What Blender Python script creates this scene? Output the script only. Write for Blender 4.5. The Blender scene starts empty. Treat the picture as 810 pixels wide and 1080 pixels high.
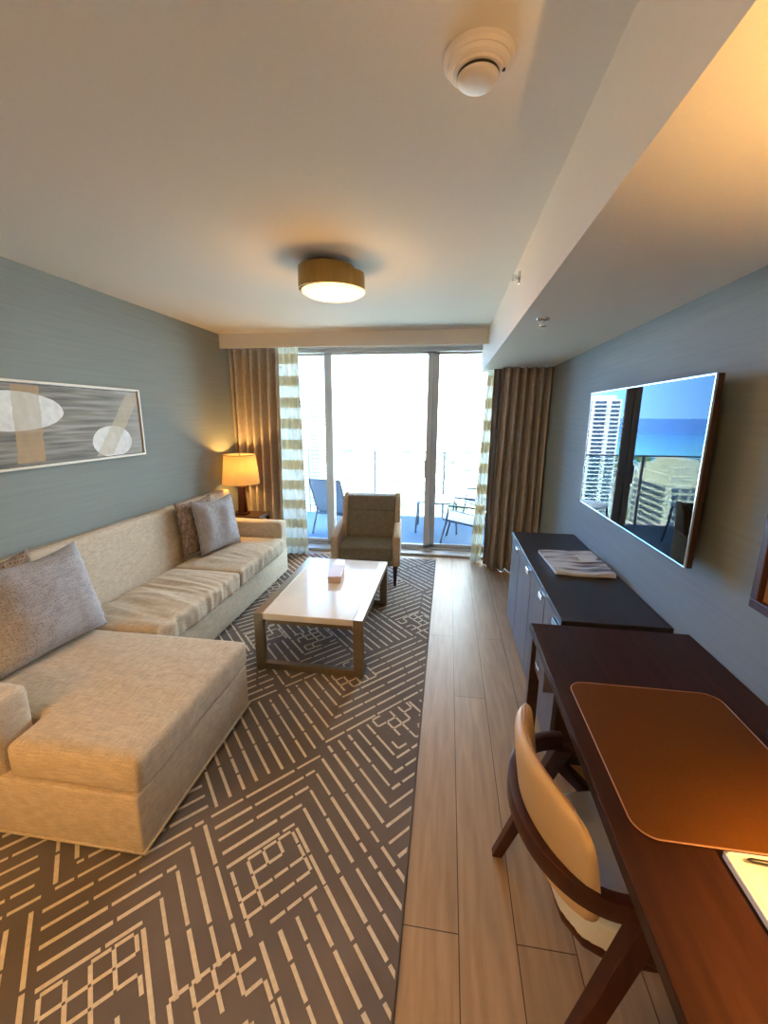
import bpy, bmesh, math, random
from mathutils import Vector, Matrix, noise
random.seed(7)
S = bpy.context.scene
COL = S.collection
PI = math.pi

# ------------------------------------------------------------------ camera
cd = bpy.data.cameras.new('camera'); cam = bpy.data.objects.new('camera', cd); COL.objects.link(cam)
cd.sensor_fit = 'HORIZONTAL'; cd.sensor_width = 36.0; cd.lens = 36.0*450.83/810.0
cd.clip_start = 0.02; cd.clip_end = 60000
R_, U_, F_ = Vector((.98936, .14532, .0071)), Vector((-.0388, .2155, .97573)), Vector((-.1417, .9653, -.21921))
yaw, pitch, roll = .1457, .2210, .0071
F_ = Vector((-math.sin(yaw)*math.cos(pitch), math.cos(yaw)*math.cos(pitch), -math.sin(pitch)))
r0 = Vector((math.cos(yaw), math.sin(yaw), 0)); u0 = r0.cross(F_)
R_ = math.cos(roll)*r0 + math.sin(roll)*u0; U_ = R_.cross(F_)
cam.matrix_world = Matrix(((R_.x, U_.x, -F_.x, 0), (R_.y, U_.y, -F_.y, 0), (R_.z, U_.z, -F_.z, 1.6), (0, 0, 0, 1)))
S.camera = cam

# ------------------------------------------------------------------ view
S.view_settings.view_transform = 'Standard'; S.view_settings.look = 'None'
S.view_settings.exposure = 0.92; S.view_settings.gamma = 1.0; S.view_settings.use_curve_mapping = False
S.cycles.max_bounces = 10; S.cycles.diffuse_bounces = 6; S.cycles.glossy_bounces = 5; S.cycles.transmission_bounces = 6
S.cycles.transparent_max_bounces = 16; S.cycles.sample_clamp_indirect = 6.0; S.cycles.use_denoising = True
S.cycles.caustics_reflective = False; S.cycles.caustics_refractive = False

# ------------------------------------------------------------------ world (daylight sky)
W = bpy.data.worlds.new('sky'); S.world = W; W.use_nodes = True
nt = W.node_tree; nt.nodes.clear()
wo = nt.nodes.new('ShaderNodeOutputWorld'); bg = nt.nodes.new('ShaderNodeBackground')
tc = nt.nodes.new('ShaderNodeTexCoord'); sp = nt.nodes.new('ShaderNodeSeparateXYZ')
rp = nt.nodes.new('ShaderNodeValToRGB'); nt.links.new(tc.outputs['Generated'], sp.inputs[0])
nt.links.new(sp.outputs['Z'], rp.inputs[0])
cr = rp.color_ramp
cr.elements[0].position = 0.0; cr.elements[0].color = (.20, .46, .95, 1)
cr.elements[1].position = .35; cr.elements[1].color = (.15, .38, .92, 1)
e = cr.elements.new(.06); e.color = (.17, .42, .95, 1)
# haze and bright cloud ahead to the right of the tower
mr = nt.nodes.new('ShaderNodeMapRange'); nt.links.new(sp.outputs['X'], mr.inputs[0])
mr.inputs[1].default_value = -.30; mr.inputs[2].default_value = -.05
mx = nt.nodes.new('ShaderNodeMix'); mx.data_type = 'RGBA'
nt.links.new(mr.outputs[0], mx.inputs[0]); nt.links.new(rp.outputs[0], mx.inputs[6]); mx.inputs[7].default_value = (.80, .88, 1.0, 1)
nt.links.new(mx.outputs[2], bg.inputs[0]); bg.inputs[1].default_value = 14.0
nt.links.new(bg.outputs[0], wo.inputs[0])

def add_light(name, typ, loc, energy, color, **k):
    d = bpy.data.lights.new(name, typ); d.energy = energy; d.color = color
    for a, b in k.items(): setattr(d, a, b)
    o = bpy.data.objects.new(name, d); COL.objects.link(o); o.location = loc
    return o
sun = add_light('sun', 'SUN', (0, -20, 60), 13.0, (1, .95, .86), angle=.009)
sun.rotation_euler = (math.radians(32), 0, math.radians(-22))     # high sun behind the building
WARM = (1.0, .52, .14)
FLUSH_W, LAMP_W, DESK_W, REAR_W = 6.5, 12.0, 37.0, 20.0

# ------------------------------------------------------------------ materials
def mat(name, c, rough=.6, metal=0.0, c2=None, scale=8.0, stretch=(1, 1, 1), bump=0.0, bscale=None, spec=.5, sheen=0.0, detail=4.0, contrast=(.3, .7), coat=0.0):
    m = bpy.data.materials.new(name); m.use_nodes = True; t = m.node_tree
    b = t.nodes['Principled BSDF']; b.inputs['Roughness'].default_value = rough; b.inputs['Metallic'].default_value = metal
    b.inputs['Base Color'].default_value = (*c, 1); b.inputs['Specular IOR Level'].default_value = spec
    if sheen: b.inputs['Sheen Weight'].default_value = sheen
    if coat: b.inputs['Coat Weight'].default_value = coat; b.inputs['Coat Roughness'].default_value = .1
    x = t.nodes.new('ShaderNodeTexCoord'); mp = t.nodes.new('ShaderNodeMapping'); mp.inputs['Scale'].default_value = stretch
    t.links.new(x.outputs['Object'], mp.inputs[0])
    n = t.nodes.new('ShaderNodeTexNoise'); n.inputs['Scale'].default_value = scale; n.inputs['Detail'].default_value = detail
    t.links.new(mp.outputs[0], n.inputs['Vector'])
    if c2 is not None:
        r = t.nodes.new('ShaderNodeValToRGB'); t.links.new(n.outputs['Fac'], r.inputs[0])
        r.color_ramp.elements[0].position = contrast[0]; r.color_ramp.elements[1].position = contrast[1]
        r.color_ramp.elements[0].color = (*c, 1); r.color_ramp.elements[1].color = (*c2, 1)
        t.links.new(r.outputs[0], b.inputs['Base Color'])
    if bump:
        n2 = n
        if bscale:
            n2 = t.nodes.new('ShaderNodeTexNoise'); n2.inputs['Scale'].default_value = bscale; n2.inputs['Detail'].default_value = 3
            t.links.new(mp.outputs[0], n2.inputs['Vector'])
        bp = t.nodes.new('ShaderNodeBump'); bp.inputs['Strength'].default_value = bump; bp.inputs['Distance'].default_value = .004
        t.links.new(n2.outputs['Fac'], bp.inputs['Height']); t.links.new(bp.outputs[0], b.inputs['Normal'])
    return m

def weave(name, c, c2, scale=260., bump=.35, rough=.85, sheen=.15, dots=None):
    """woven upholstery: crossed fine bands plus cloudy mottling"""
    m = mat(name, c, rough, c2=c2, scale=26, bump=0, spec=.2, sheen=sheen, detail=8, contrast=(.35, .65)); t = m.node_tree
    b = t.nodes['Principled BSDF']; x = [n for n in t.nodes if n.type == 'TEX_COORD'][0]
    hs = []
    for st in ((1, .08, 1), (.08, 1, 1)):
        mp = t.nodes.new('ShaderNodeMapping'); mp.inputs['Scale'].default_value = st; t.links.new(x.outputs['Object'], mp.inputs[0])
        n = t.nodes.new('ShaderNodeTexNoise'); n.inputs['Scale'].default_value = scale; n.inputs['Detail'].default_value = 1
        t.links.new(mp.outputs[0], n.inputs['Vector']); hs.append(n)
    a = t.nodes.new('ShaderNodeMath'); a.operation = 'ADD'
    t.links.new(hs[0].outputs['Fac'], a.inputs[0]); t.links.new(hs[1].outputs['Fac'], a.inputs[1])
    bp = t.nodes.new('ShaderNodeBump'); bp.inputs['Strength'].default_value = bump; bp.inputs['Distance'].default_value = .003
    t.links.new(a.outputs[0], bp.inputs['Height']); t.links.new(bp.outputs[0], b.inputs['Normal'])
    src = b.inputs['Base Color'].links[0].from_socket
    mm = t.nodes.new('ShaderNodeMix'); mm.data_type = 'RGBA'; mm.blend_type = 'MULTIPLY'; mm.inputs[0].default_value = 1
    r = t.nodes.new('ShaderNodeValToRGB'); t.links.new(a.outputs[0], r.inputs[0])
    r.color_ramp.elements[0].position = .7; r.color_ramp.elements[1].position = 1.2
    r.color_ramp.elements[0].color = (.74, .74, .74, 1); r.color_ramp.elements[1].color = (1, 1, 1, 1)
    a.use_clamp = False
    sc = t.nodes.new('ShaderNodeMath'); sc.operation = 'MULTIPLY'; sc.inputs[1].default_value = .62
    t.links.new(a.outputs[0], sc.inputs[0]); t.links.new(sc.outputs[0], r.inputs[0])
    r.color_ramp.elements[0].position = .48; r.color_ramp.elements[1].position = .76
    t.links.new(src, mm.inputs[6]); t.links.new(r.outputs[0], mm.inputs[7])
    out = mm.outputs[2]
    if dots:
        v = t.nodes.new('ShaderNodeTexVoronoi'); v.inputs['Scale'].default_value = dots[0]; v.inputs['Randomness'].default_value = .35
        t.links.new(x.outputs['Object'], v.inputs['Vector'])
        lt = t.nodes.new('ShaderNodeMath'); lt.operation = 'LESS_THAN'; lt.inputs[1].default_value = dots[2]; t.links.new(v.outputs['Distance'], lt.inputs[0])
        m3 = t.nodes.new('ShaderNodeMix'); m3.data_type = 'RGBA'; t.links.new(lt.outputs[0], m3.inputs[0]); t.links.new(out, m3.inputs[6]); m3.inputs[7].default_value = (*dots[1], 1)
        out = m3.outputs[2]
    t.links.new(out, b.inputs['Base Color'])
    return m

def emis(name, c, strength, base=(.8, .8, .8)):
    m = bpy.data.materials.new(name); m.use_nodes = True; b = m.node_tree.nodes['Principled BSDF']
    b.inputs['Base Color'].default_value = (*base, 1); b.inputs['Emission Color'].default_value = (*c, 1); b.inputs['Emission Strength'].default_value = strength
    b.inputs['Roughness'].default_value = .8
    return m

def glass(name, tint=(.93, .97, .96), refl=1.0):
    m = bpy.data.materials.new(name); m.use_nodes = True; t = m.node_tree; t.nodes.clear()
    o = t.nodes.new('ShaderNodeOutputMaterial'); mx = t.nodes.new('ShaderNodeMixShader'); tr = t.nodes.new('ShaderNodeBsdfTransparent')
    gl = t.nodes.new('ShaderNodeBsdfGlossy'); fr = t.nodes.new('ShaderNodeFresnel'); fr.inputs[0].default_value = 1.35
    tr.inputs[0].default_value = (*tint, 1); gl.inputs['Roughness'].default_value = .0
    t.links.new(fr.outputs[0], mx.inputs[0]); t.links.new(tr.outputs[0], mx.inputs[1]); t.links.new(gl.outputs[0], mx.inputs[2]); t.links.new(mx.outputs[0], o.inputs[0])
    return m

def planks(name):
    m = bpy.data.materials.new(name); m.use_nodes = True; t = m.node_tree; b = t.nodes['Principled BSDF']
    x = t.nodes.new('ShaderNodeTexCoord'); mp = t.nodes.new('ShaderNodeMapping'); mp.inputs['Rotation'].default_value = (0, 0, PI/2)
    mp.inputs['Location'].default_value = (.35, .084, 0)
    t.links.new(x.outputs['Object'], mp.inputs[0])
    br = t.nodes.new('ShaderNodeTexBrick'); br.offset = .37; br.inputs['Scale'].default_value = 1; br.inputs['Brick Width'].default_value = 1.9
    br.inputs['Row Height'].default_value = .178; br.inputs['Mortar Size'].default_value = .0018; br.inputs['Mortar Smooth'].default_value = .1
    br.inputs['Color1'].default_value = (.45, .305, .175, 1); br.inputs['Color2'].default_value = (.385, .26, .148, 1); br.inputs['Mortar'].default_value = (.10, .06, .035, 1)
    t.links.new(mp.outputs[0], br.inputs['Vector'])
    m2 = t.nodes.new('ShaderNodeMapping'); m2.inputs['Scale'].default_value = (1, .09, 1); t.links.new(x.outputs['Object'], m2.inputs[0])
    n = t.nodes.new('ShaderNodeTexNoise'); n.inputs['Scale'].default_value = 34; n.inputs['Detail'].default_value = 6; n.inputs['Distortion'].default_value = .6
    t.links.new(m2.outputs[0], n.inputs['Vector'])
    r = t.nodes.new('ShaderNodeValToRGB'); t.links.new(n.outputs['Fac'], r.inputs[0])
    r.color_ramp.elements[0].position = .32; r.color_ramp.elements[0].color = (.80, .77, .74, 1); r.color_ramp.elements[1].position = .68; r.color_ramp.elements[1].color = (1.06, 1.05, 1.03, 1)
    mm = t.nodes.new('ShaderNodeMix'); mm.data_type = 'RGBA'; mm.blend_type = 'MULTIPLY'; mm.inputs[0].default_value = 1
    t.links.new(br.outputs['Color'], mm.inputs[6]); t.links.new(r.outputs[0], mm.inputs[7]); t.links.new(mm.outputs[2], b.inputs['Base Color'])
    b.inputs['Roughness'].default_value = .42; b.inputs['Specular IOR Level'].default_value = .28
    bp = t.nodes.new('ShaderNodeBump'); bp.inputs['Strength'].default_value = .15; bp.inputs['Distance'].default_value = .002
    t.links.new(n.outputs['Fac'], bp.inputs['Height']); t.links.new(bp.outputs[0], b.inputs['Normal'])
    return m

def wood(name, c, c2, axis=1, rough=.35, spec=.5):
    st = [1, 1, 1]; st[axis] = .07
    return mat(name, c, rough, c2=c2, scale=45, stretch=tuple(st), bump=.08, spec=spec, detail=6, contrast=(.3, .72))

M = {}
M['wall'] = mat('wallpaper_teal_grey', (.250, .290, .290), .75, c2=(.28, .32, .317), scale=60, stretch=(1, .03, 1), bump=.12, spec=.25)
M['wall_end'] = mat('wall_paint', (.50, .47, .42), .8, c2=(.52, .49, .44), scale=20, bump=.03)
M['ceil'] = mat('ceiling_paint', (.72, .705, .67), .85, c2=(.74, .725, .69), scale=90, bump=.08, spec=.2)
M['floor'] = planks('oak_planks')
M['alu'] = mat('grey_aluminium', (.46, .45, .45), .5, metal=.0, c2=(.49, .48, .48), scale=30)
M['alu_blue'] = mat('outdoor_aluminium', (.09, .105, .13), .5, metal=.0, c2=(.10, .115, .14), scale=30)
M['glass'] = glass('clear_glass')
M['glass_rail'] = glass('rail_glass', (.86, .95, .93))
M['sofa'] = weave('sofa_chenille', (.68, .59, .47), (.60, .515, .405))
M['marble'] = mat('white_marble', (.82, .78, .73), .12, c2=(.68, .62, .56), scale=3.5, stretch=(1, .5, 1), detail=9, contrast=(.52, .8), spec=.28)
M['bronze'] = mat('champagne_bronze', (.27, .215, .145), .32, metal=.75, c2=(.33, .26, .18), scale=60, stretch=(1, .05, 1))
M['olive'] = weave('olive_fabric', (.19, .18, .14), (.23, .215, .165), bump=.2, sheen=.05)
M['tan_leather'] = weave('beige_leather', (.60, .50, .37), (.53, .44, .32), bump=.2, sheen=.05)
M['dark_wood'] = wood('espresso_wood', (.028, .012, .008), (.060, .024, .014), 1, .33)
M['desk_wood'] = wood('mahogany_desk', (.024, .0088, .0045), (.046, .0165, .0075), 1, .36, .16)
M['chair_wood'] = wood('mahogany_chair', (.046, .013, .008), (.075, .022, .011), 2, .35, .35)
M['sideboard'] = mat('sideboard_top', (.020, .015, .014), .38, c2=(.030, .021, .018), scale=30, stretch=(1, .07, 1), spec=.5)
M['sideboard_door'] = mat('sideboard_veneer', (.105, .085, .080), .42, c2=(.15, .125, .118), scale=14, stretch=(1, 1, .06), spec=.5)
M['chrome'] = mat('chrome', (.78, .78, .80), .15, metal=1.0, c2=(.74, .74, .76), scale=20)
M['brass'] = mat('brushed_brass', (.34, .225, .08), .34, metal=.9, c2=(.28, .18, .06), scale=120, stretch=(1, 1, .04))
M['curtain'] = weave('taupe_drape', (.50, .45, .395), (.44, .395, .345), scale=200, bump=.25, sheen=.1)
M['lining'] = weave('grey_drape_lining', (.20, .19, .18), (.17, .16, .155), scale=200, bump=.25, sheen=.05)
M['pad_leather'] = mat('brown_leather', (.098, .034, .004), .48, c2=(.112, .040, .006), scale=160, bump=.2, spec=.08)
M['leather_edge'] = mat('leather_stitched_edge', (.45, .22, .10), .5, c2=(.40, .19, .085), scale=80)
M['cream_leather'] = mat('cream_leather', (.74, .51, .27), .45, c2=(.77, .54, .29), scale=140, bump=.12, spec=.4)
M['seat_leather'] = mat('pale_grey_leather', (.80, .81, .78), .45, c2=(.83, .84, .81), scale=120, bump=.12, spec=.4)
M['white'] = mat('white_plastic', (.74, .70, .66), .45, c2=(.76, .72, .68), scale=20)
M['black'] = mat('black_plastic', (.012, .012, .013), .35, c2=(.016, .016, .017), scale=30)
M['pillow_blue'] = weave('pillow_grey_blue', (.46, .47, .53), (.385, .395, .45), scale=180, bump=.3, dots=(72, (.20, .19, .21), .22))
M['pillow_brown'] = weave('pillow_brown_pattern', (.23, .165, .13), (.42, .33, .26), scale=140, bump=.5, dots=(60, (.09, .06, .05), .3))
M['box'] = mat('blush_box', (.62, .44, .34), .5, c2=(.66, .475, .37), scale=60)
M['paper'] = mat('cream_paper', (.80, .75, .58), .6, c2=(.82, .77, .61), scale=30)
M['paper_white'] = mat('white_paper', (.78, .77, .73), .55, c2=(.82, .81, .77), scale=30)
M['mag'] = mat('magazine_print', (.78, .77, .74), .3, c2=(.12, .11, .10), scale=7, stretch=(.5, 3.2, 1), detail=3, contrast=(.46, .60), spec=.5)
M['frame_white'] = mat('pale_gold_frame', (.74, .70, .60), .4, c2=(.78, .74, .64), scale=30)
M['frame_dark'] = wood('dark_picture_frame', (.055, .02, .012), (.09, .034, .02), 2, .4)
M['balcony'] = mat('balcony_tile', (.066, .108, .168), .9, c2=(.074, .118, .18), scale=6, spec=.04)
M['sling'] = mat('pale_blue_sling', (.15, .19, .25), .7, c2=(.14, .18, .24), scale=200, bump=.2)
M['conc'] = mat('exterior_concrete', (.72, .70, .66), .8, c2=(.66, .64, .6), scale=3)
M['rail'] = mat('rail_aluminium', (.20, .24, .23), .45, metal=.0, c2=(.22, .26, .25), scale=30)

# ------------------------------------------------------------------ mesh helpers
BASE = {}
def new_bm(): return bmesh.new()
def merge(dst, src):
    me = bpy.data.meshes.new('tmp'); src.to_mesh(me); src.free(); dst.from_mesh(me); bpy.data.meshes.remove(me)
def box(bm, x0, x1, y0, y1, z0, z1, bev=0.0, seg=2, mi=0, rot=None):
    t = bmesh.new(); bmesh.ops.create_cube(t, size=1)
    for v in t.verts: v.co = Vector(((x0+x1)/2+v.co.x*(x1-x0), (y0+y1)/2+v.co.y*(y1-y0), (z0+z1)/2+v.co.z*(z1-z0)))
    if bev: bmesh.ops.bevel(t, geom=t.edges[:], offset=bev, segments=seg, profile=.5, affect='EDGES')
    if rot: bmesh.ops.rotate(t, verts=t.verts[:], cent=rot[0], matrix=Matrix.Rotation(rot[1], 3, rot[2]))
    for f in t.faces: f.material_index = mi
    merge(bm, t)
def prism(bm, pts, z0, z1, bev=0.0, seg=2, mi=0):
    """plan outline pts raised from z0 to z1"""
    t = bmesh.new(); vs = [t.verts.new((p[0], p[1], z0)) for p in pts]; f = t.faces.new(vs)
    r = bmesh.ops.extrude_face_region(t, geom=[f])
    for v in r['geom']:
        if isinstance(v, bmesh.types.BMVert): v.co.z = z1
    bmesh.ops.recalc_face_normals(t, faces=t.faces[:])
    if bev: bmesh.ops.bevel(t, geom=t.edges[:], offset=bev, segments=seg, profile=.5, affect='EDGES')
    for f in t.faces: f.material_index = mi
    merge(bm, t)
def lathe(bm, prof, c=(0, 0, 0), n=48, mi=0, axis=None):
    t = bmesh.new(); rings = []
    for r, z in prof:
        if r < 1e-5: rings.append([t.verts.new((0, 0, z))])
        else: rings.append([t.verts.new((r*math.cos(2*PI*i/n), r*math.sin(2*PI*i/n), z)) for i in range(n)])
    for a, b in zip(rings, rings[1:]):
        for i in range(n):
            j = (i+1) % n
            if len(a) == 1 and len(b) == 1: continue
            if len(a) == 1: t.faces.new((a[0], b[j], b[i]))
            elif len(b) == 1: t.faces.new((a[i], a[j], b[0]))
            else: t.faces.new((a[i], a[j], b[j], b[i]))
    for f in t.faces: f.smooth = True; f.material_index = mi
    bmesh.ops.recalc_face_normals(t, faces=t.faces[:])
    if axis: bmesh.ops.rotate(t, verts=t.verts[:], cent=(0, 0, 0), matrix=axis)
    bmesh.ops.translate(t, verts=t.verts[:], vec=c)
    merge(bm, t)
def tube(bm, pts, r, n=8, mi=0, sq=None):
    """tube along pts; sq=(w,h): rectangular section instead"""
    t = bmesh.new(); rings = []; pts = [Vector(p) for p in pts]
    for i, p in enumerate(pts):
        d = (pts[min(i+1, len(pts)-1)]-pts[max(i-1, 0)]).normalized()
        s = d.cross(Vector((0, 0, 1)))
        if s.length < 1e-3: s = Vector((1, 0, 0))
        s.normalize(); u = s.cross(d).normalized()
        if sq: offs = [(-sq[0]/2, -sq[1]/2), (sq[0]/2, -sq[1]/2), (sq[0]/2, sq[1]/2), (-sq[0]/2, sq[1]/2)]
        else:
            rr = r[i] if isinstance(r, (list, tuple)) else r
            offs = [(rr*math.cos(2*PI*k/n), rr*math.sin(2*PI*k/n)) for k in range(n)]
        rings.append([t.verts.new(p+s*a+u*b) for a, b in offs])
    m = len(rings[0])
    for a, b in zip(rings, rings[1:]):
        for k in range(m): t.faces.new((a[k], a[(k+1) % m], b[(k+1) % m], b[k]))
    t.faces.new(rings[0]); t.faces.new(rings[-1][::-1])
    bmesh.ops.recalc_face_normals(t, faces=t.faces[:])
    if not sq:
        for f in t.faces: f.smooth = True
    else: bmesh.ops.bevel(t, geom=t.edges[:], offset=min(sq)*.12, segments=2, profile=.5, affect='EDGES')
    for f in t.faces: f.material_index = mi
    merge(bm, t)
def taper(bm, p0, p1, a, b, mi=0):
    """square post from p0 (side a) to p1 (side b)"""
    t = bmesh.new(); p0, p1 = Vector(p0), Vector(p1)
    A = [t.verts.new(p0+Vector((sx*a[0]/2, sy*a[1]/2, 0))) for sx, sy in ((-1, -1), (1, -1), (1, 1), (-1, 1))]
    B = [t.verts.new(p1+Vector((sx*b[0]/2, sy*b[1]/2, 0))) for sx, sy in ((-1, -1), (1, -1), (1, 1), (-1, 1))]
    for k in range(4): t.faces.new((A[k], A[(k+1) % 4], B[(k+1) % 4], B[k]))
    t.faces.new(A[::-1]); t.faces.new(B); bmesh.ops.recalc_face_normals(t, faces=t.faces[:])
    bmesh.ops.bevel(t, geom=t.edges[:], offset=.004, segments=2, profile=.5, affect='EDGES')
    for f in t.faces: f.material_index = mi
    merge(bm, t)

def obj(name, bm, m, parent=None, smooth=None, world=True):
    """link bm as ONE mesh object; coordinates are world ones unless world=False"""
    if parent is not None and world: bmesh.ops.translate(bm, verts=bm.verts[:], vec=-BASE[parent.name])
    me = bpy.data.meshes.new(name); bm.to_mesh(me); bm.free()
    o = bpy.data.objects.new(name, me); COL.objects.link(o)
    for mm in (m if isinstance(m, (list, tuple)) else [m]): me.materials.append(mm)
    if smooth is not None:
        me.polygons.foreach_set('use_smooth', [True]*len(me.polygons))
        if smooth < 3: me.set_sharp_from_angle(angle=smooth)
    if parent is not None: o.parent = parent; BASE[o.name] = BASE[parent.name]
    else: BASE[o.name] = Vector((0, 0, 0))
    return o
def tag(o, label, cat, group=None, kind=None):
    if label: o['label'] = label
    if cat: o['category'] = cat
    if group: o['group'] = group
    if kind: o['kind'] = kind
    return o
def thing(name, label, cat, loc=(0, 0, 0), group=None, rz=0):
    o = bpy.data.objects.new(name, None); COL.objects.link(o); o.location = loc; o.empty_display_size = .1
    o.rotation_euler = (0, 0, rz); BASE[o.name] = Vector(loc)
    return tag(o, label, cat, group)
def struct(name, bm, m, smooth=None, parent=None):
    o = obj(name, bm, m, parent, smooth)
    if parent is None: o['kind'] = 'structure'
    return o
def recenter(o):
    """put a single-mesh thing's origin at its base"""
    me = o.data; co = [v.co for v in me.vertices]
    c = Vector(((min(v.x for v in co)+max(v.x for v in co))/2, (min(v.y for v in co)+max(v.y for v in co))/2, min(v.z for v in co)))
    me.transform(Matrix.Translation(-c)); o.location = c; BASE[o.name] = c.copy()
    return o
def soft(bm, vox=.022, it=10, f=None, fac=.5):
    """round a rough shape into upholstery: voxel remesh, smooth, then shape each vertex with f"""
    me = bpy.data.meshes.new('tmp'); bm.to_mesh(me); bm.free(); o = bpy.data.objects.new('tmp', me); COL.objects.link(o)
    a = o.modifiers.new('r', 'REMESH'); a.mode = 'VOXEL'; a.voxel_size = vox
    s = o.modifiers.new('s', 'SMOOTH'); s.factor = fac; s.iterations = it
    dg = bpy.context.evaluated_depsgraph_get(); ev = o.evaluated_get(dg); m2 = bpy.data.meshes.new_from_object(ev)
    b = bmesh.new(); b.from_mesh(m2); bpy.data.objects.remove(o); bpy.data.meshes.remove(me); bpy.data.meshes.remove(m2)
    if f:
        for v in b.verts: v.co = f(v.co.copy())
    for q in b.faces: q.smooth = True
    return b
def copy_tree(o, parent=None):
    c = o.copy(); COL.objects.link(c)
    if parent is not None: c.parent = parent; c.matrix_parent_inverse = o.matrix_parent_inverse
    for ch in list(o.children): copy_tree(ch, c)
    return c
def sstep(a, b, x):
    t = max(0, min(1, (x-a)/(b-a))); return t*t*(3-2*t)

# ================================================================== ROOM SHELL
XL, XR, YB, YD, H, ZS, XS, YP = -2.30, .966, -2.6, 5.0, 2.383, 2.068, .33, 4.245
t = new_bm(); box(t, XL-.12, XR+.12, YB-.12, 5.0, -.12, 0); struct('floor', t, M['floor'])
t = new_bm(); box(t, XL-.12, XR+.12, YB-.12, 5.0, H, H+.2); struct('ceiling', t, M['ceil'])
t = new_bm(); box(t, XL-.12, XL, YB, 5.0, 0, H); struct('wall_left', t, M['wall'])
t = new_bm(); box(t, XR, XR+.12, YB, 5.0, 0, H); struct('wall_right', t, M['wall'])
t = new_bm(); box(t, XL-.12, XR+.12, YB-.12, YB, 0, H); struct('wall_back', t, M['wall_end'])
t = new_bm(); box(t, XS, XR, YB, 5.0, ZS, H); struct('soffit', t, M['ceil'])
t = new_bm(); box(t, XL, XS, YP, YP+.02, 2.25, H, .002); struct('pelmet', t, M['ceil'])
t = new_bm(); box(t, XL, XR, 4.94, 5.10, 2.335, H+.2); struct('wall_front', t, M['ceil'])
t = new_bm(); box(t, XL, XL+.012, YB, 4.9, 0, .10, .003); struct('baseboard_left', t, M['wall'])
t = new_bm(); box(t, XR-.012, XR, YB, 4.9, 0, .10, .003); struct('baseboard_right', t, M['wall'])
t = new_bm(); box(t, XL, XR, YB, YB+.012, 0, .10, .003); struct('baseboard_back', t, M['wall_end'])

# ------------------------------------------------------------------ sliding glass door
d = bpy.data.objects.new('door_1', None); COL.objects.link(d); d.location = (-.65, 5.0, 0); d['kind'] = 'structure'; BASE[d.name] = Vector(d.location)
t = new_bm(); box(t, XL, XR, 4.80, 5.12, 0, .028, .004); box(t, XL, XR, 4.965, 4.985, .028, .045); box(t, XL, XR, 5.045, 5.06, .028, .045)
obj('threshold', t, M['alu'], d)
t = new_bm(); box(t, XL, XR, 4.93, 5.09, 2.29, 2.335, .004); box(t, XL, XL+.05, 4.93, 5.09, .028, 2.29, .004); box(t, XR-.05, XR, 4.93, 5.09, .028, 2.29, .004)
obj('outer_frame', t, M['alu'], d)
def panel(x0, x1, y, wl=.05, wr=.05):
    t = new_bm()
    box(t, x0, x0+wl, y-.022, y+.022, .045, 2.30, .004); box(t, x1-wr, x1, y-.022, y+.022, .045, 2.30, .004)
    box(t, x0, x1, y-.022, y+.022, .045, .085, .004); box(t, x0, x1, y-.022, y+.022, 2.272, 2.30, .004)
    f = obj('panel_frame', t, M['alu'], d)
    t = new_bm(); box(t, x0+wl, x1-wr, y-.004, y+.004, .085, 2.272); obj('glass_pane', t, M['glass'], f)
    return f
panel(XL+.05, -1.346, 5.045, .05, .075)
pf = panel(-1.436, -.185, 4.99, .088, .065)
panel(-.215, XR-.05, 5.045, .092, .05)
t = new_bm(); box(t, -.262, -.240, 4.952, 4.972, .90, 1.10, .006); box(t, -.256, -.246, 4.968, 4.99, .92, .94); box(t, -.256, -.246, 4.968, 4.99, 1.06, 1.08)
h = obj('door_handle', t, M['alu'], pf)

# ------------------------------------------------------------------ carpet
X0, X1, Y0, Y1, ZR = XL+.02, -.084, -1.3, 4.645, .012
t = new_bm(); box(t, X0, X1, Y0, Y1, 0.0, ZR, .004)
for f in t.faces: f.material_index = 0
s_ = .058; rnd = random.Random(4)
ca, sa = math.cos(math.radians(46)), math.sin(math.radians(46))
OX, OY = -.545, 1.72                       # a chevron apex of the pattern
def uv2xy(u, v): return OX+(u-v)*ca, OY+(u+v)*sa*1.06
def dash(u0, v0, u1, v1, w=.0115, mi=1):
    pu, pv = (0, w/2) if abs(u1-u0) > abs(v1-v0) else (w/2, 0)
    P = [uv2xy(u0-pu, v0-pv), uv2xy(u1-pu, v1-pv), uv2xy(u1+pu, v1+pv), uv2xy(u0+pu, v0+pv)]
    for ax, lim, sg in ((0, X0+.008, 1), (0, X1-.008, -1), (1, Y0+.008, 1), (1, Y1-.008, -1)):     # trim at the rug edge
        Q = []
        for p, q in zip(P, P[1:]+P[:1]):
            a, c = (p[ax]-lim)*sg, (q[ax]-lim)*sg
            if a >= 0: Q.append(p)
            if (a >= 0) != (c >= 0): k = a/(a-c); Q.append((p[0]+(q[0]-p[0])*k, p[1]+(q[1]-p[1])*k))
        P = Q
        if len(P) < 3: return
    zj = ZR+.0012+rnd.uniform(0, .0008)
    vs = [t.verts.new((p[0], p[1], zj)) for p in P]; f = t.faces.new(vs); f.material_index = mi; f.normal_update()
    if f.normal.z < 0: f.normal_flip()
def run(u0, v0, u1, v1):
    L = max(abs(u1-u0), abs(v1-v0)); p = 0.0
    if L < .02: return
    while p < L-.012:
        q = min(L, p+rnd.uniform(.09, .22))
        if L-q < .03: q = L
        a, b = p/L, q/L
        dash(u0+(u1-u0)*a, v0+(v1-v0)*a, u0+(u1-u0)*b, v0+(v1-v0)*b, rnd.uniform(.0105, .0145))
        p = q+rnd.uniform(.010, .015)
N = 9; B = N*s_
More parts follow.
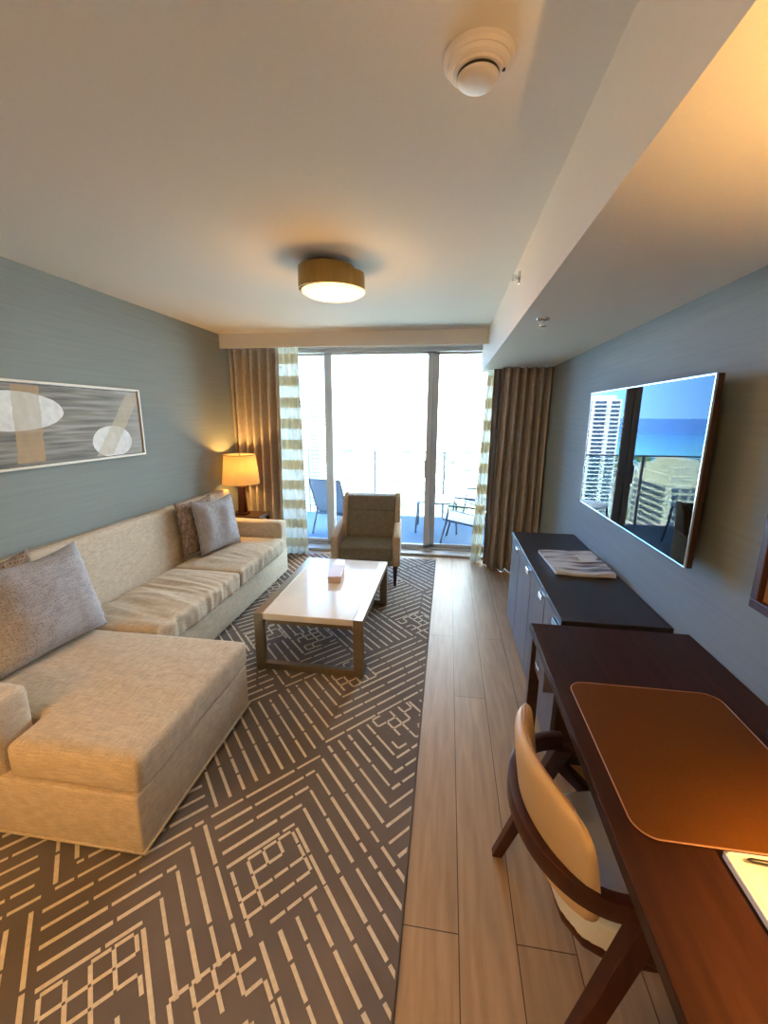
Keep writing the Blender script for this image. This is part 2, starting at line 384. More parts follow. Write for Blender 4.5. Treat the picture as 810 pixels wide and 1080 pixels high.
for i in range(-18, 19):
    for j in range(-18, 19):
        u0, v0 = i*B, j*B
        cx, cy = uv2xy(u0+B/2, v0+B/2)
        if not (X0-.5 < cx < X1+.5 and Y0-.5 < cy < Y1+.5): continue
        ty = (i+2*j) % 4
        if (i*7+j*5) % 9 == 0: ty = (ty+2) % 4
        if i == -1 and j == -1: ty = 0
        if ty in (0, 2):                    # nested chevrons with a small maze inside
            for k in range(N):
                w = (k+.5)*s_
                if k >= 4:
                    if ty == 0: run(u0, v0+w, u0+w, v0+w); run(u0+w, v0+w-.02, u0+w, v0)
                    else: run(u0+B, v0+B-w, u0+B-w, v0+B-w); run(u0+B-w, v0+B-w+.02, u0+B-w, v0+B)
            ou, ov = (u0, v0) if ty == 0 else (u0+B-4*s_, v0+B-4*s_)
            for a in range(5):
                for b in range(5):
                    if a < 4 and rnd.random() < .66: dash(ou+a*s_+.012, ov+b*s_+.01, ou+(a+1)*s_+.004, ov+b*s_+.01)
                    if b < 4 and rnd.random() < .66: dash(ou+a*s_+.01, ov+b*s_+.012, ou+a*s_+.01, ov+(b+1)*s_+.004)
        elif ty == 1:
            for k in range(N):
                run(u0+rnd.uniform(0, .03), v0+(k+.5)*s_, u0+B-rnd.uniform(0, .03), v0+(k+.5)*s_)
        else:
            for k in range(N):
                run(u0+(k+.5)*s_, v0+rnd.uniform(0, .03), u0+(k+.5)*s_, v0+B-rnd.uniform(0, .03))
M['rug'] = mat('rug_pile_taupe', (.175, .152, .145), .95, c2=(.140, .122, .118), scale=2.2, bump=.6, bscale=420, spec=.1, detail=6, contrast=(.4, .62))
M['rug_line'] = mat('rug_cream_yarn', (.74, .68, .57), .95, c2=(.62, .56, .46), scale=60, bump=.5, bscale=400, spec=.1)
tag(obj('area_rug', t, [M['rug'], M['rug_line']]), 'taupe rug with broken cream lines forming nested chevrons on oak floor', 'rug')

# ================================================================== SOFA
SF = thing('sectional_sofa', 'beige woven sectional sofa with chaise along the left wall', 'sofa', (-1.95, 2.55, ZR))
zb = ZR+.004
t = new_bm()
box(t, -2.20, -1.575, 1.13, 3.98, .05, .285, .012)
def wob(c): return c
obj('base', t, M['sofa'], SF, .6)
t = new_bm(); prism(t, [(-1.64, 1.10), (-1.03, 1.10), (-1.03, 1.945), (-1.64, 1.945)], .045, .285, .012, 3)
cb = obj('chaise_base', t, M['sofa'], SF, .6)
t = new_bm(); tube(t, [(-1.64, 1.097, .05), (-1.028, 1.097, .05), (-1.028, 1.948, .05)], .006); obj('welt', t, M['sofa'], cb)
for x, y in ((-1.10, 1.16), (-1.10, 1.88), (-2.15, 1.18), (-2.15, 3.9), (-1.64, 3.9)):
    t = new_bm(); box(t, x-.03, x+.03, y-.03, y+.03, zb-.004, .052, .004); obj('foot', t, M['dark_wood'], SF)
t = new_bm(); prism(t, [(-2.285, 1.11), (-2.13, 1.11), (-2.13, 4.01), (-2.285, 4.01)], .06, .87, 0)
def fb(c):
    k = sstep(.35, .85, c.z)
    if c.x > -2.2: c.x -= .045*k
    return c
obj('backrest', soft(t, .022, 6, fb), M['sofa'], SF)
def arm(y0, y1):
    t = new_bm(); box(t, -2.27, -1.585, y0, y1, .045, .575)
    return soft(t, .02, 5, lambda c: c+Vector((0, 0, .006*noise.noise(c*5))))
obj('armrest', arm(1.105, 1.265), M['sofa'], SF); obj('armrest', arm(3.855, 4.015), M['sofa'], SF)
def wr(c, cx, cy, hx, hy, top, crown, w):
    u, v = (c.x-cx)/hx, (c.y-cy)/hy
    if c.z > top-.10:
        k = sstep(top-.10, top-.02, c.z)
        c.z += k*crown*max(0, 1-u*u)*max(0, 1-v*v)
        c.z += k*w*(.7*noise.noise(Vector((c.x*2.2+cx, c.y*11+c.x*2, 1.3)))+.55*noise.noise(Vector((c.x*3.5, c.y*27+c.x*5, 4.1))))*(.3+.7*max(0, 1-v*v))
    if w and c.x > cx+hx*.8: c.x += w*.8*noise.noise(Vector((c.z*9, c.y*22, cy)))
    return c
t = new_bm(); prism(t, [(-2.12, 1.28), (-1.56, 1.28), (-1.56, 1.105), (-1.02, 1.105), (-1.02, 1.955), (-2.12, 1.955)], .283, .425)
def fch(c):
    c = wr(c, -1.55, 1.53, .55, .44, .425, .012, .004)
    c.z += .004*noise.noise(c*4)
    return c
obj('chaise_cushion', soft(t, .018, 14, fch), M['sofa'], SF)
for y0, y1, w in ((1.965, 2.915, .020), (2.925, 3.85, .011)):
    t = new_bm(); box(t, -2.12, -1.545, y0, y1, .283, .425)
    obj('seat_cushion', soft(t, .016, 14, lambda c, y0=y0, y1=y1, w=w: wr(c, -1.83, (y0+y1)/2, .29, (y1-y0)/2, .425, .022, w)), M['sofa'], SF)

# ------------------------------------------------------------------ throw pillows
def pillow_bm(w, h, d, seed=0, fringe=False):
    b = bmesh.new(); n = 22; g = {}
    for s in (1, -1):
        for i in range(n+1):
            for j in range(n+1):
                u, v = -1+2*i/n, -1+2*j/n
                if s == -1 and (i in (0, n) or j in (0, n)): g[s, i, j] = g[1, i, j]; continue
                px = u*w/2*(1-.075*(1-v*v)); pz = v*h/2*(1-(.16 if v > 0 else .05)*(1-u*u)*abs(v))
                y = s*d/2*max(0, (1-u**4)*(1-v**4))**.62
                wk = noise.noise(Vector((u*1.6+seed, v*1.6, s*2.)))*.02*(1-u*u)*(1-v*v)
                ed = (1-abs(u)) if abs(u) > abs(v) else (1-abs(v))
                tpar = v if abs(u) > abs(v) else u
                y += s*.006*math.sin(tpar*26+seed)*math.exp(-((ed-.14)/.10)**2)
                g[s, i, j] = b.verts.new((px, y+s*wk, pz))
    for s in (1, -1):
        for i in range(n):
            for j in range(n):
                q = [g[s, i, j], g[s, i+1, j], g[s, i+1, j+1], g[s, i, j+1]]
                b.faces.new(q if s == -1 else q[::-1])
    for f in b.faces: f.smooth = True
    return b
def pillow(label, m, loc, rz, tilt, w=.50, h=.48, d=.17, seed=0, spin=0.0):
    """loc = bottom edge centre; pillow leans back by tilt; rz: facing (0 = facing -Y)"""
    b = pillow_bm(w, h, d, seed)
    if spin: bmesh.ops.rotate(b, verts=b.verts[:], cent=(0, 0, 0), matrix=Matrix.Rotation(spin, 3, 'Y'))
    zm = min(v.co.z for v in b.verts); bmesh.ops.translate(b, verts=b.verts[:], vec=(0, 0, -zm))
    bmesh.ops.rotate(b, verts=b.verts[:], cent=(0, 0, 0), matrix=Matrix.Rotation(tilt, 3, 'X'))
    zm = min(v.co.z for v in b.verts); bmesh.ops.translate(b, verts=b.verts[:], vec=(0, 0, -zm))
    bmesh.ops.rotate(b, verts=b.verts[:], cent=(0, 0, 0), matrix=Matrix.Rotation(rz, 3, 'Z'))
    o = obj('throw_pillow', b, m); o.location = loc
    # piping round the rim
    return tag(o, label, 'pillow', 'throw pillows on the sofa')
pillow('dotted grey pillow leaning on the sofa back at the chaise end, nearest of all pillows', M['pillow_blue'], (-1.90, 1.70, .440), PI/2-.10, -.30, .56, .50, .22, 1)
pillow('brown patterned pillow peeking out behind the dotted grey pillow on the chaise', M['pillow_brown'], (-2.072, 1.60, .440), PI/2-.05, -.12, .44, .49, .07, 5)
pillow('plain grey pillow at the far end of the sofa in front of a brown one', M['pillow_blue'], (-1.93, 3.36, .446), PI/2-.22, -.17, .49, .47, .13, 2)
pillow('brown textured pillow tucked behind the grey one at the far end of the sofa', M['pillow_brown'], (-2.07, 3.28, .446), PI/2-.05, -.10, .50, .47, .07, 3)

# ================================================================== COFFEE TABLE
CT = thing('coffee_table', 'rectangular white marble coffee table with bronze sled legs on the rug', 'table', (-.81, 2.86, ZR))
t = new_bm(); box(t, -1.10, -.525, 2.32, 3.405, .355, .396, .003); obj('marble_top', t, M['marble'], CT)
t = new_bm(); box(t, -1.09, -.535, 2.34, 3.385, .32, .355, .003); obj('apron', t, M['bronze'], CT)
for x0, x1 in ((-1.16, -1.10), (-.525, -.465)):
    t = new_bm(); box(t, x0, x1, 2.317, 3.407, .350, .397, .003); box(t, x0, x1, 2.317, 2.36, ZR, .352, .003); box(t, x0, x1, 3.364, 3.407, ZR, .352, .003)
    obj('side_frame', t, M['bronze'], CT)
for y0 in (2.318, 3.366):
    t = new_bm(); box(t, -1.10, -.525, y0, y0+.04, ZR, ZR+.045, .003); obj('floor_rail', t, M['bronze'], CT)
# slim blush box
BX = thing('keepsake_box', 'slim blush pink lidded box lying on the marble coffee table', 'box', (-.80, 2.99, .397))
def rbox(x0, x1, y0, y1, z0, z1, bev):
    t = new_bm(); box(t, x0, x1, y0, y1, z0, z1, bev, rot=(Vector((-.80, 2.99, 0)), .13, 'Z')); return t
obj('box_body', rbox(-.848, -.752, 2.86, 3.12, .397, .425, .003), M['box'], BX)
obj('lid', rbox(-.851, -.749, 2.857, 3.123, .4265, .452, .004), M['box'], BX)

# ================================================================== ARMCHAIR
AC = thing('armchair', 'olive armchair with beige leather sides facing the coffee table by the glass door', 'chair', (-.73, 4.06, 0))
def yz_prism(bm, pts, x0, x1, bev=.01, seg=3):
    """outline in (y,z) extruded over x"""
    t = bmesh.new(); vs = [t.verts.new((x0, p[0], p[1])) for p in pts]; f = t.faces.new(vs)
    r = bmesh.ops.extrude_face_region(t, geom=[f])
    for v in r['geom']:
        if isinstance(v, bmesh.types.BMVert): v.co.x = x1
    bmesh.ops.recalc_face_normals(t, faces=t.faces[:])
    bmesh.ops.bevel(t, geom=t.edges[:], offset=bev, segments=seg, profile=.5, affect='EDGES')
    merge(bm, t)
AC_PIV = Vector((-.44, 3.82, 0))
for x0, x1 in ((-1.055, -.985), (-.475, -.405)):
    t = new_bm(); yz_prism(t, [(3.765, .22), (4.36, .22), (4.36, .56), (3.95, .535), (3.765, .50)], x0, x1, .014)
    obj('arm', t, M['tan_leather'], AC, .8)
for x0, x1 in ((-1.005, -.955), (-.470, -.420)):
    t = new_bm(); yz_prism(t, [(4.13, .36), (4.37, .36), (4.45, .815), (4.33, .815), (4.24, .75), (4.17, .56)], x0, x1, .014)
    obj('wing', t, M['tan_leather'], AC, .8)
t = new_bm(); yz_prism(t, [(4.24, .20), (4.36, .20), (4.44, .805), (4.35, .805)], -.965, -.46, .015); obj('back_shell', t, M['tan_leather'], AC, .8)
t = new_bm(); yz_prism(t, [(4.13, .375), (4.27, .375), (4.35, .81), (4.24, .81)], -.957, -.468, .0)
def fa(c):
    zz = c.z
    if abs(zz-.655) < .03 and c.y < 4.24+.2*(zz-.375)/.5: c.y += .012*math.exp(-((zz-.655)/.009)**2)
    return c
obj('back_cushion', soft(t, .014, 5, fa), M['olive'], AC)
t = new_bm(); box(t, -.985, -.475, 3.80, 4.27, .21, .27, .008); obj('seat_frame', t, M['olive'], AC, .6)
t = new_bm(); box(t, -.984, -.476, 3.775, 4.17, .255, .40)
obj('seat_cushion', soft(t, .018, 6, lambda c: wr(c, -.73, 3.97, .27, .2, .40, .014, 0)), M['olive'], AC)
for x, y, in ((-1.01, 3.82), (-.45, 3.82), (-1.01, 4.31), (-.45, 4.31)):
    t = new_bm(); zz = ZR if y < 4.6 else 0
    taper(t, (x, y+(.02 if y > 4 else 0), zz), (x, y, .225), (.026, .026), (.042, .042)); obj('leg', t, M['dark_wood'], AC)
AC.matrix_world = Matrix.Translation(AC_PIV) @ Matrix.Rotation(.085, 4, 'Z') @ Matrix.Translation(-AC_PIV) @ Matrix.Translation((-.73, 4.06, 0))

# ================================================================== END TABLE + LAMP
ET = thing('end_table', 'small dark wood end table between the sofa arm and the curtain', 'table', (-2.07, 4.16, 0))
t = new_bm(); box(t, -2.26, -1.88, 4.03, 4.30, .545, .58, .004); obj('table_top', t, M['dark_wood'], ET)
for x in (-2.24, -1.90):
    for y in (4.05, 4.28):
        t = new_bm(); box(t, x-.016, x+.016, y-.016, y+.016, ZR, .545, .003); obj('leg', t, M['dark_wood'], ET)
t = new_bm(); box(t, -2.25, -1.89, 4.04, 4.29, .20, .22, .003); obj('shelf', t, M['dark_wood'], ET)
LX, LY = -2.105, 4.13
TL = thing('table_lamp', 'lit table lamp with cream drum shade and dark wood base beside the curtain', 'lamp', (LX, LY, .58))
t = new_bm(); box(t, LX-.055, LX+.055, LY-.055, LY+.055, .58, .60, .004)
for a in range(4):
    c, s = math.cos(a*PI/2+.4), math.sin(a*PI/2+.4)
    taper(t, (LX+.030*c, LY+.030*s, .60), (LX+.020*c, LY+.020*s, .875), (.032, .032), (.026, .026))
obj('lamp_base', t, M['chair_wood'], TL)
t = new_bm(); lathe(t, [(0, .875), (.014, .875), (.014, .93), (.006, .935), (.006, 1.215), (0, 1.216)], (LX, LY, 0), 12); obj('stem', t, M['brass'], TL)
def shade_mat(name, c, e):
    m = bpy.data.materials.new(name); m.use_nodes = True; tt = m.node_tree; tt.nodes.clear()
    o = tt.nodes.new('ShaderNodeOutputMaterial'); a = tt.nodes.new('ShaderNodeAddShader'); mx = tt.nodes.new('ShaderNodeMixShader')
    df = tt.nodes.new('ShaderNodeBsdfDiffuse'); tl = tt.nodes.new('ShaderNodeBsdfTranslucent'); em = tt.nodes.new('ShaderNodeEmission')
    n = tt.nodes.new('ShaderNodeTexNoise'); n.inputs['Scale'].default_value = 300
    rr = tt.nodes.new('ShaderNodeValToRGB'); tt.links.new(n.outputs['Fac'], rr.inputs[0])
    rr.color_ramp.elements[0].color = (c[0]*.9, c[1]*.9, c[2]*.88, 1); rr.color_ramp.elements[1].color = (*c, 1)
    tt.links.new(rr.outputs[0], df.inputs[0]); tt.links.new(rr.outputs[0], tl.inputs[0]); mx.inputs[0].default_value = .45
    em.inputs[0].default_value = (1, .47, .10, 1); em.inputs[1].default_value = e
    tt.links.new(df.outputs[0], mx.inputs[1]); tt.links.new(tl.outputs[0], mx.inputs[2]); tt.links.new(mx.outputs[0], a.inputs[0]); tt.links.new(em.outputs[0], a.inputs[1]); tt.links.new(a.outputs[0], o.inputs[0])
    return m
M['shade'] = shade_mat('lit_linen_shade', (.56, .42, .25), .26)
t = new_bm(); lathe(t, [(.188, .91), (.156, 1.205), (.153, 1.205), (.185, .91), (.188, .91)], (LX, LY, 0), 48); sh = obj('lamp_shade', t, M['shade'], TL)
t = new_bm(); lathe(t, [(.156, 1.197), (.160, 1.207), (.153, 1.207), (.156, 1.197)], (LX, LY, 0), 48)
for a in range(3): tube(t, [(LX, LY, 1.19), (LX+.155*math.cos(a*2.094), LY+.155*math.sin(a*2.094), 1.20)], .0025, 6)
obj('shade_ring', t, M['brass'], sh)
M['bulb'] = emis('lit_bulb', (1, .62, .22), 12)
t = new_bm(); lathe(t, [(0, 1.0), (.012, 1.0), (.016, 1.03), (.03, 1.07), (.026, 1.105), (0, 1.12)], (LX, LY-.0, 0), 20); obj('bulb', t, M['bulb'], TL)
add_light('table_lamp_bulb', 'POINT', (LX+.045, LY, 1.105), LAMP_W, WARM, shadow_soft_size=.03)

# ================================================================== ART ON LEFT WALL
AY0, AY1, AZ0, AZ1 = 1.18, 2.962, 1.303, 1.775
ART = thing('wall_art', 'long framed abstract painting with white ovals above the sofa', 'picture', (XL+.02, (AY0+AY1)/2, AZ0))
t = new_bm(); fw = .014
box(t, XL+.002, XL+.04, AY0, AY1, AZ0, AZ0+fw, .002); box(t, XL+.002, XL+.04, AY0, AY1, AZ1-fw, AZ1, .002)
box(t, XL+.002, XL+.04, AY0, AY0+fw, AZ0+fw, AZ1-fw, .002); box(t, XL+.002, XL+.04, AY1-fw, AY1, AZ0+fw, AZ1-fw, .002)
obj('picture_frame', t, M['frame_white'], ART)
t = new_bm(); box(t, XL+.004, XL+.018, AY0+fw, AY1-fw, AZ0+fw, AZ1-fw); obj('shadow_gap', t, M['black'], ART)
# painting: horizontal strokes, two ovals and two ochre bands, in a node material on the canvas
def art_mat():
    m = bpy.data.materials.new('abstract_painting'); m.use_nodes = True; T = m.node_tree; b = T.nodes['Principled BSDF']; b.inputs['Roughness'].default_value = .6
    x = T.nodes.new('ShaderNodeTexCoord'); s = T.nodes.new('ShaderNodeSeparateXYZ'); T.links.new(x.outputs['Object'], s.inputs[0])
    def math_(op, a, c=None, d=None):
        n = T.nodes.new('ShaderNodeMath'); n.operation = op
        for i, q in enumerate((a, c, d)):
            if q is None: continue
            if isinstance(q, (int, float)): n.inputs[i].default_value = q
            else: T.links.new(q, n.inputs[i])
        return n.outputs[0]
    def noise_(sc, st):
        mp = T.nodes.new('ShaderNodeMapping'); mp.inputs['Scale'].default_value = st; T.links.new(x.outputs['Object'], mp.inputs[0])
        n = T.nodes.new('ShaderNodeTexNoise'); n.inputs['Scale'].default_value = sc; n.inputs['Detail'].default_value = 6; T.links.new(mp.outputs[0], n.inputs['Vector']); return n.outputs['Fac']
    def mix(f, a, c):
        n = T.nodes.new('ShaderNodeMix'); n.data_type = 'RGBA'; T.links.new(f, n.inputs[0])
        for i, q in ((6, a), (7, c)):
            if isinstance(q, tuple): n.inputs[i].default_value = (*q, 1)
            else: T.links.new(q, n.inputs[i])
        return n.outputs[2]
    oy, oz = (AY0+AY1)/2, AZ0
    Y, Z = s.outputs['Y'], s.outputs['Z']
    st = noise_(14, (1, .16, 3.0)); fine = noise_(60, (1, .15, 1)); blot = noise_(25, (1, 1, 1))
    r = T.nodes.new('ShaderNodeValToRGB'); T.links.new(st, r.inputs[0]); r.color_ramp.elements[0].position = .34; r.color_ramp.elements[1].position = .68
    r.color_ramp.elements[0].color = (.055, .045, .03, 1); r.color_ramp.elements[1].color = (.40, .39, .355, 1)
    e = r.color_ramp.elements.new(.5); e.color = (.20, .178, .138, 1)
    base = mix(math_('MULTIPLY', fine, .5), r.outputs[0], (.20, .18, .15))
    # pale corner on the right
    base = mix(math_('MULTIPLY', math_('SMOOTH_MIN', 1.0, math_('MAXIMUM', 0, math_('MULTIPLY', math_('SUBTRACT', Y, 2.66-oy), 3.4)), .1), .6), base, (.45, .44, .42))
    def inside_ellipse(cy, cz, a, c):
        d = math_('ADD', math_('POWER', math_('DIVIDE', math_('SUBTRACT', Y, cy-oy), a), 2), math_('POWER', math_('DIVIDE', math_('SUBTRACT', Z, cz-oz), c), 2))
        return math_('LESS_THAN', math_('ADD', d, math_('MULTIPLY', math_('SUBTRACT', blot, .5), .12)), 1)
    def band(y0, y1, k, zr=None, z0=None, z1=None):   # slanted band: y between y0 and y1 at z=zr, slope k
        yy = math_('SUBTRACT', Y, math_('MULTIPLY', math_('SUBTRACT', Z, zr-oz), k)); yy = math_('ADD', yy, math_('MULTIPLY', math_('SUBTRACT', blot, .5), .03))
        f = math_('MULTIPLY', math_('GREATER_THAN', yy, y0-oy), math_('LESS_THAN', yy, y1-oy))
        if z0: f = math_('MULTIPLY', f, math_('MULTIPLY', math_('GREATER_THAN', Z, z0-oz), math_('LESS_THAN', Z, z1-oz)))
        return f
    white = mix(noise_(22, (1, 1, 1)), (.48, .49, .50), (.98, 1.0, 1.0))
    A = inside_ellipse(1.99, 1.612, .315, .105); Bq = inside_ellipse(2.663, 1.418, .175, .105)
    c = mix(A, base, white)
    ba = band(1.995, 2.155, .06, 1.58, 1.335, 1.75)
    och = mix(blot, (.50, .30, .11), (.36, .24, .12)); ochp = mix(blot, (.48, .43, .33), (.56, .52, .44))
    bcol = mix(A, och, ochp)
    c = mix(math_('MULTIPLY', ba, math_('MULTIPLY_ADD', noise_(18, (1, 1, .35)), 1.1, .25)), c, bcol)
    c = mix(Bq, c, white)
    c = mix(math_('MULTIPLY', band(2.66, 2.80, .80, 1.52, 1.33, 1.74), math_('MULTIPLY_ADD', noise_(18, (1, 1, .6)), 1.0, .2)), c, mix(Bq, (.50, .41, .28), (.52, .47, .37)))
    # thin right band pale
    T.links.new(c, b.inputs['Base Color'])
    return m
t = new_bm(); box(t, XL+.018, XL+.030, AY0+fw+.006, AY1-fw-.006, AZ0+fw+.006, AZ1-fw-.006); obj('canvas', t, art_mat(), ART)

# ================================================================== CURTAINS
def drape(name, x0, x1, y, z0, z1, folds, amp, seed, m, label, cat, th=.004, gather=0.0, flare=0.0, lean=0.0):
    rd = random.Random(seed); b = bmesh.new(); nx, nz = folds*12, 26; V = []
    ph = [rd.uniform(-.5, .5) for _ in range(folds+1)]; am = [rd.uniform(.7, 1.2) for _ in range(folds+1)]
    for j in range(nz+1):
        k = j/nz; z = z0+(z1-z0)*k; row = []
        for i in range(nx+1):
            u = i/nx; q = u*folds; a = int(min(q, folds-1)); f = q-a
            A = am[a]*(1-f)+am[a+1]*f; P = ph[a]*(1-f)+ph[a+1]*f
            xx = x0+(x1-x0)*u
            xx += gather*(1-k)*(u-.5)*(x1-x0)*0 + flare*(1-k)*u + lean*(1-k)*(1-u if name == 'curtain' else 1)
            sway = .35*math.sin(k*2.2+P*3)
            sn = math.sin(2*PI*q+P+sway*(1-k)); yy = y+amp*A*sn*(1-.2*k)
            row.append(b.verts.new((xx, yy, z)))
        V.append(row)
    for j in range(nz):
        for i in range(nx): b.faces.new((V[j][i], V[j][i+1], V[j+1][i+1], V[j+1][i]))
    for f in b.faces: f.smooth = True
    o = obj(name, b, m); s = o.modifiers.new('thickness', 'SOLIDIFY'); s.thickness = th; s.offset = 0
    recenter(o)
    return tag(o, label, cat)
drape('curtain', -2.297, -1.755, 4.44, .006, 2.30, 6, .062, 3, M['curtain'], 'taupe curtain beside the table lamp in the left corner', 'curtain', flare=-.03)
drape('curtain', .505, .9655, 4.46, .006, 2.066, 6, .058, 8, M['curtain'], 'taupe curtain under the lowered ceiling behind the sideboard', 'curtain', flare=-.0, lean=-.045)
drape('curtain_lining', .432, .60, 4.60, .006, 2.066, 3, .022, 12, M['lining'], 'narrow grey lining edge of the right curtain, next to the sheer', 'curtain')
def sheer_mat():
    m = bpy.data.materials.new('striped_sheer'); m.use_nodes = True; T = m.node_tree; T.nodes.clear()
    o = T.nodes.new('ShaderNodeOutputMaterial'); tr = T.nodes.new('ShaderNodeBsdfTransparent'); tl = T.nodes.new('ShaderNodeBsdfTranslucent'); df = T.nodes.new('ShaderNodeBsdfDiffuse')
    x = T.nodes.new('ShaderNodeTexCoord'); s = T.nodes.new('ShaderNodeSeparateXYZ'); T.links.new(x.outputs['Object'], s.inputs[0])
    md = T.nodes.new('ShaderNodeMath'); md.operation = 'FRACT'; sc = T.nodes.new('ShaderNodeMath'); sc.operation = 'MULTIPLY_ADD'; sc.inputs[1].default_value = 1/.226; sc.inputs[2].default_value = .12
    T.links.new(s.outputs['Z'], sc.inputs[0]); T.links.new(sc.outputs[0], md.inputs[0])
    gt = T.nodes.new('ShaderNodeMath'); gt.operation = 'GREATER_THAN'; gt.inputs[1].default_value = .54; T.links.new(md.outputs[0], gt.inputs[0])
    c = T.nodes.new('ShaderNodeMix'); c.data_type = 'RGBA'; T.links.new(gt.outputs[0], c.inputs[0]); c.inputs[6].default_value = (.88, .90, .85, 1); c.inputs[7].default_value = (.70, .65, .50, 1)
    T.links.new(c.outputs[2], tl.inputs[0]); T.links.new(c.outputs[2], df.inputs[0])
    a = T.nodes.new('ShaderNodeMixShader'); a.inputs[0].default_value = .34; T.links.new(df.outputs[0], a.inputs[1]); T.links.new(tl.outputs[0], a.inputs[2])
    f = T.nodes.new('ShaderNodeMath'); f.operation = 'MULTIPLY_ADD'; f.inputs[1].default_value = -.055; f.inputs[2].default_value = .07; T.links.new(gt.outputs[0], f.inputs[0])
    bsh = T.nodes.new('ShaderNodeMixShader'); T.links.new(f.outputs[0], bsh.inputs[0]); T.links.new(a.outputs[0], bsh.inputs[1]); T.links.new(tr.outputs[0], bsh.inputs[2]); T.links.new(bsh.outputs[0], o.inputs[0])
    return m
M['sheer'] = sheer_mat()
drape('sheer_curtain', -1.87, -1.61, 4.60, .006, 2.30, 4, .024, 5, M['sheer'], 'striped white and beige sheer curtain at the left edge of the glass door', 'curtain', th=.0015, flare=.045)
drape('sheer_curtain', .385, .50, 4.68, .006, 2.30, 3, .022, 6, M['sheer'], 'narrow striped sheer curtain at the right edge of the glass door', 'curtain', th=.0015, lean=-.09)

# ================================================================== TELEVISION
TV = thing('television', 'flat screen television mounted on the right wall above the sideboard', 'television', (XR, 2.26, 1.065))
tx0, tx1, ty0, ty1, tz0, tz1 = .870, .896, 1.620, 2.900, 1.065, 1.747
t = new_bm(); box(t, tx0+.004, tx1, ty0, ty1, tz0, tz1, .003); obj('housing', t, mat('dark_bronze_housing', (.05, .026, .018), .35, metal=.5, c2=(.06, .03, .02), scale=40), TV)
t = new_bm(); b_ = .006
box(t, tx0-.002, tx0+.006, ty0, ty1, tz0, tz0+b_, .001); box(t, tx0-.002, tx0+.006, ty0, ty1, tz1-b_, tz1, .001)
box(t, tx0-.002, tx0+.006, ty0, ty0+b_, tz0+b_, tz1-b_, .001); box(t, tx0-.002, tx0+.006, ty1-b_, ty1, tz0+b_, tz1-b_, .001)
obj('bezel', t, M['chrome'], TV)
ms = mat('dark_glossy_screen', (.004, .004, .005), .0, c2=(.005, .005, .006), scale=5, spec=.11); M['screen'] = ms
t = new_bm(); box(t, tx0, tx0+.004, ty0+b_, ty1-b_, tz0+b_, tz1-b_); obj('screen', t, ms, TV)
t = new_bm(); box(t, XR-.02, XR, 2.1, 2.4, 1.27, 1.57, .004); box(t, tx1, XR-.015, 2.20, 2.30, 1.37, 1.47, .004); obj('wall_mount', t, M['black'], TV)

# ================================================================== SIDEBOARD
SB = thing('sideboard', 'long dark sideboard with panel doors under the television', 'sideboard', (.74, 2.50, 0))
sx, s0, s1 = .518, 1.79, 3.269
t = new_bm(); box(t, sx-.004, XR-.004, s0, s1, .715, .744, .003); obj('top', t, M['sideboard'], SB)
t = new_bm(); box(t, sx+.022, XR-.01, s0+.01, s1-.005, .06, .715, .002); obj('cabinet_body', t, M['dark_wood'], SB)
t = new_bm(); box(t, sx+.05, XR-.03, s0+.03, s1-.03, 0, .06); obj('plinth', t, M['black'], SB)
ys = [s1-.004, 2.92, 2.49, 2.12, 1.80]
for k in range(4):
    ya, yb = ys[k+1]+.003, ys[k]-.003
    t = new_bm(); box(t, sx, sx+.02, ya, yb, .07, .710, .002)
    dd = obj('door', t, M['sideboard_door'], SB)
    yc = {0: 2.935, 1: 2.52, 2: 2.135, 3: 1.83}[k]
    t = new_bm(); box(t, sx-.016, sx+.002, yc, yc+.075, .694, .704, .003); box(t, sx-.016, sx-.010, yc, yc+.075, .676, .704, .002); obj('handle', t, M['chrome'], dd)

# magazine
MG = thing('magazine', 'glossy grey picture magazine with curled pages lying on the sideboard', 'magazine', (.77, 2.56, .744))
def sheet(name, pts, z, th, curl, m, parent, n=14, seed=0):
    """curved stack of pages between four plan corners"""
    b = bmesh.new(); P = [Vector((p[0], p[1], 0)) for p in pts]; V = {}
    for s in (0, 1):
        for i in range(n+1):
            for j in range(n+1):
                u, v = i/n, j/n
                q = (P[0]*(1-u)+P[1]*u)*(1-v)+(P[3]*(1-u)+P[2]*u)*v
                w = curl*(.5+.5*math.sin(u*6.0+v*2.0+seed))*(.15+.85*v)*(.4+.6*u) + curl*.5*abs(noise.noise(Vector((u*3, v*4, seed+.5))))
                V[s, i, j] = b.verts.new((q.x, q.y, z+s*th+max(0, w)*(1 if s else .85)))
    for i in range(n):
        for j in range(n):
            b.faces.new((V[1, i, j], V[1, i+1, j], V[1, i+1, j+1], V[1, i, j+1])); b.faces.new((V[0, i, j+1], V[0, i+1, j+1], V[0, i+1, j], V[0, i, j]))
    for i in range(n):
        b.faces.new((V[0, i, 0], V[0, i+1, 0], V[1, i+1, 0], V[1, i, 0])); b.faces.new((V[0, i+1, n], V[0, i, n], V[1, i, n], V[1, i+1, n]))
        b.faces.new((V[0, 0, i+1], V[0, 0, i], V[1, 0, i], V[1, 0, i+1])); b.faces.new((V[0, n, i], V[0, n, i+1], V[1, n, i+1], V[1, n, i]))
    bmesh.ops.recalc_face_normals(b, faces=b.faces[:])
    return obj(name, b, m, parent, .7)
q4 = [(.606, 2.76), (.935, 2.80), (.925, 2.33), (.620, 2.36)]
sheet('inner_pages', q4, .745, .012, .010, M['paper_white'], MG, seed=.3)
sheet('cover', [(x-.002, y-.004) for x, y in q4], .7585, .0025, .018, M['mag'], MG, seed=.3)
sheet('address_label', [(.80, 2.66), (.90, 2.665), (.895, 2.53), (.80, 2.53)], .773, .001, .004, M['paper_white'], MG, n=4)

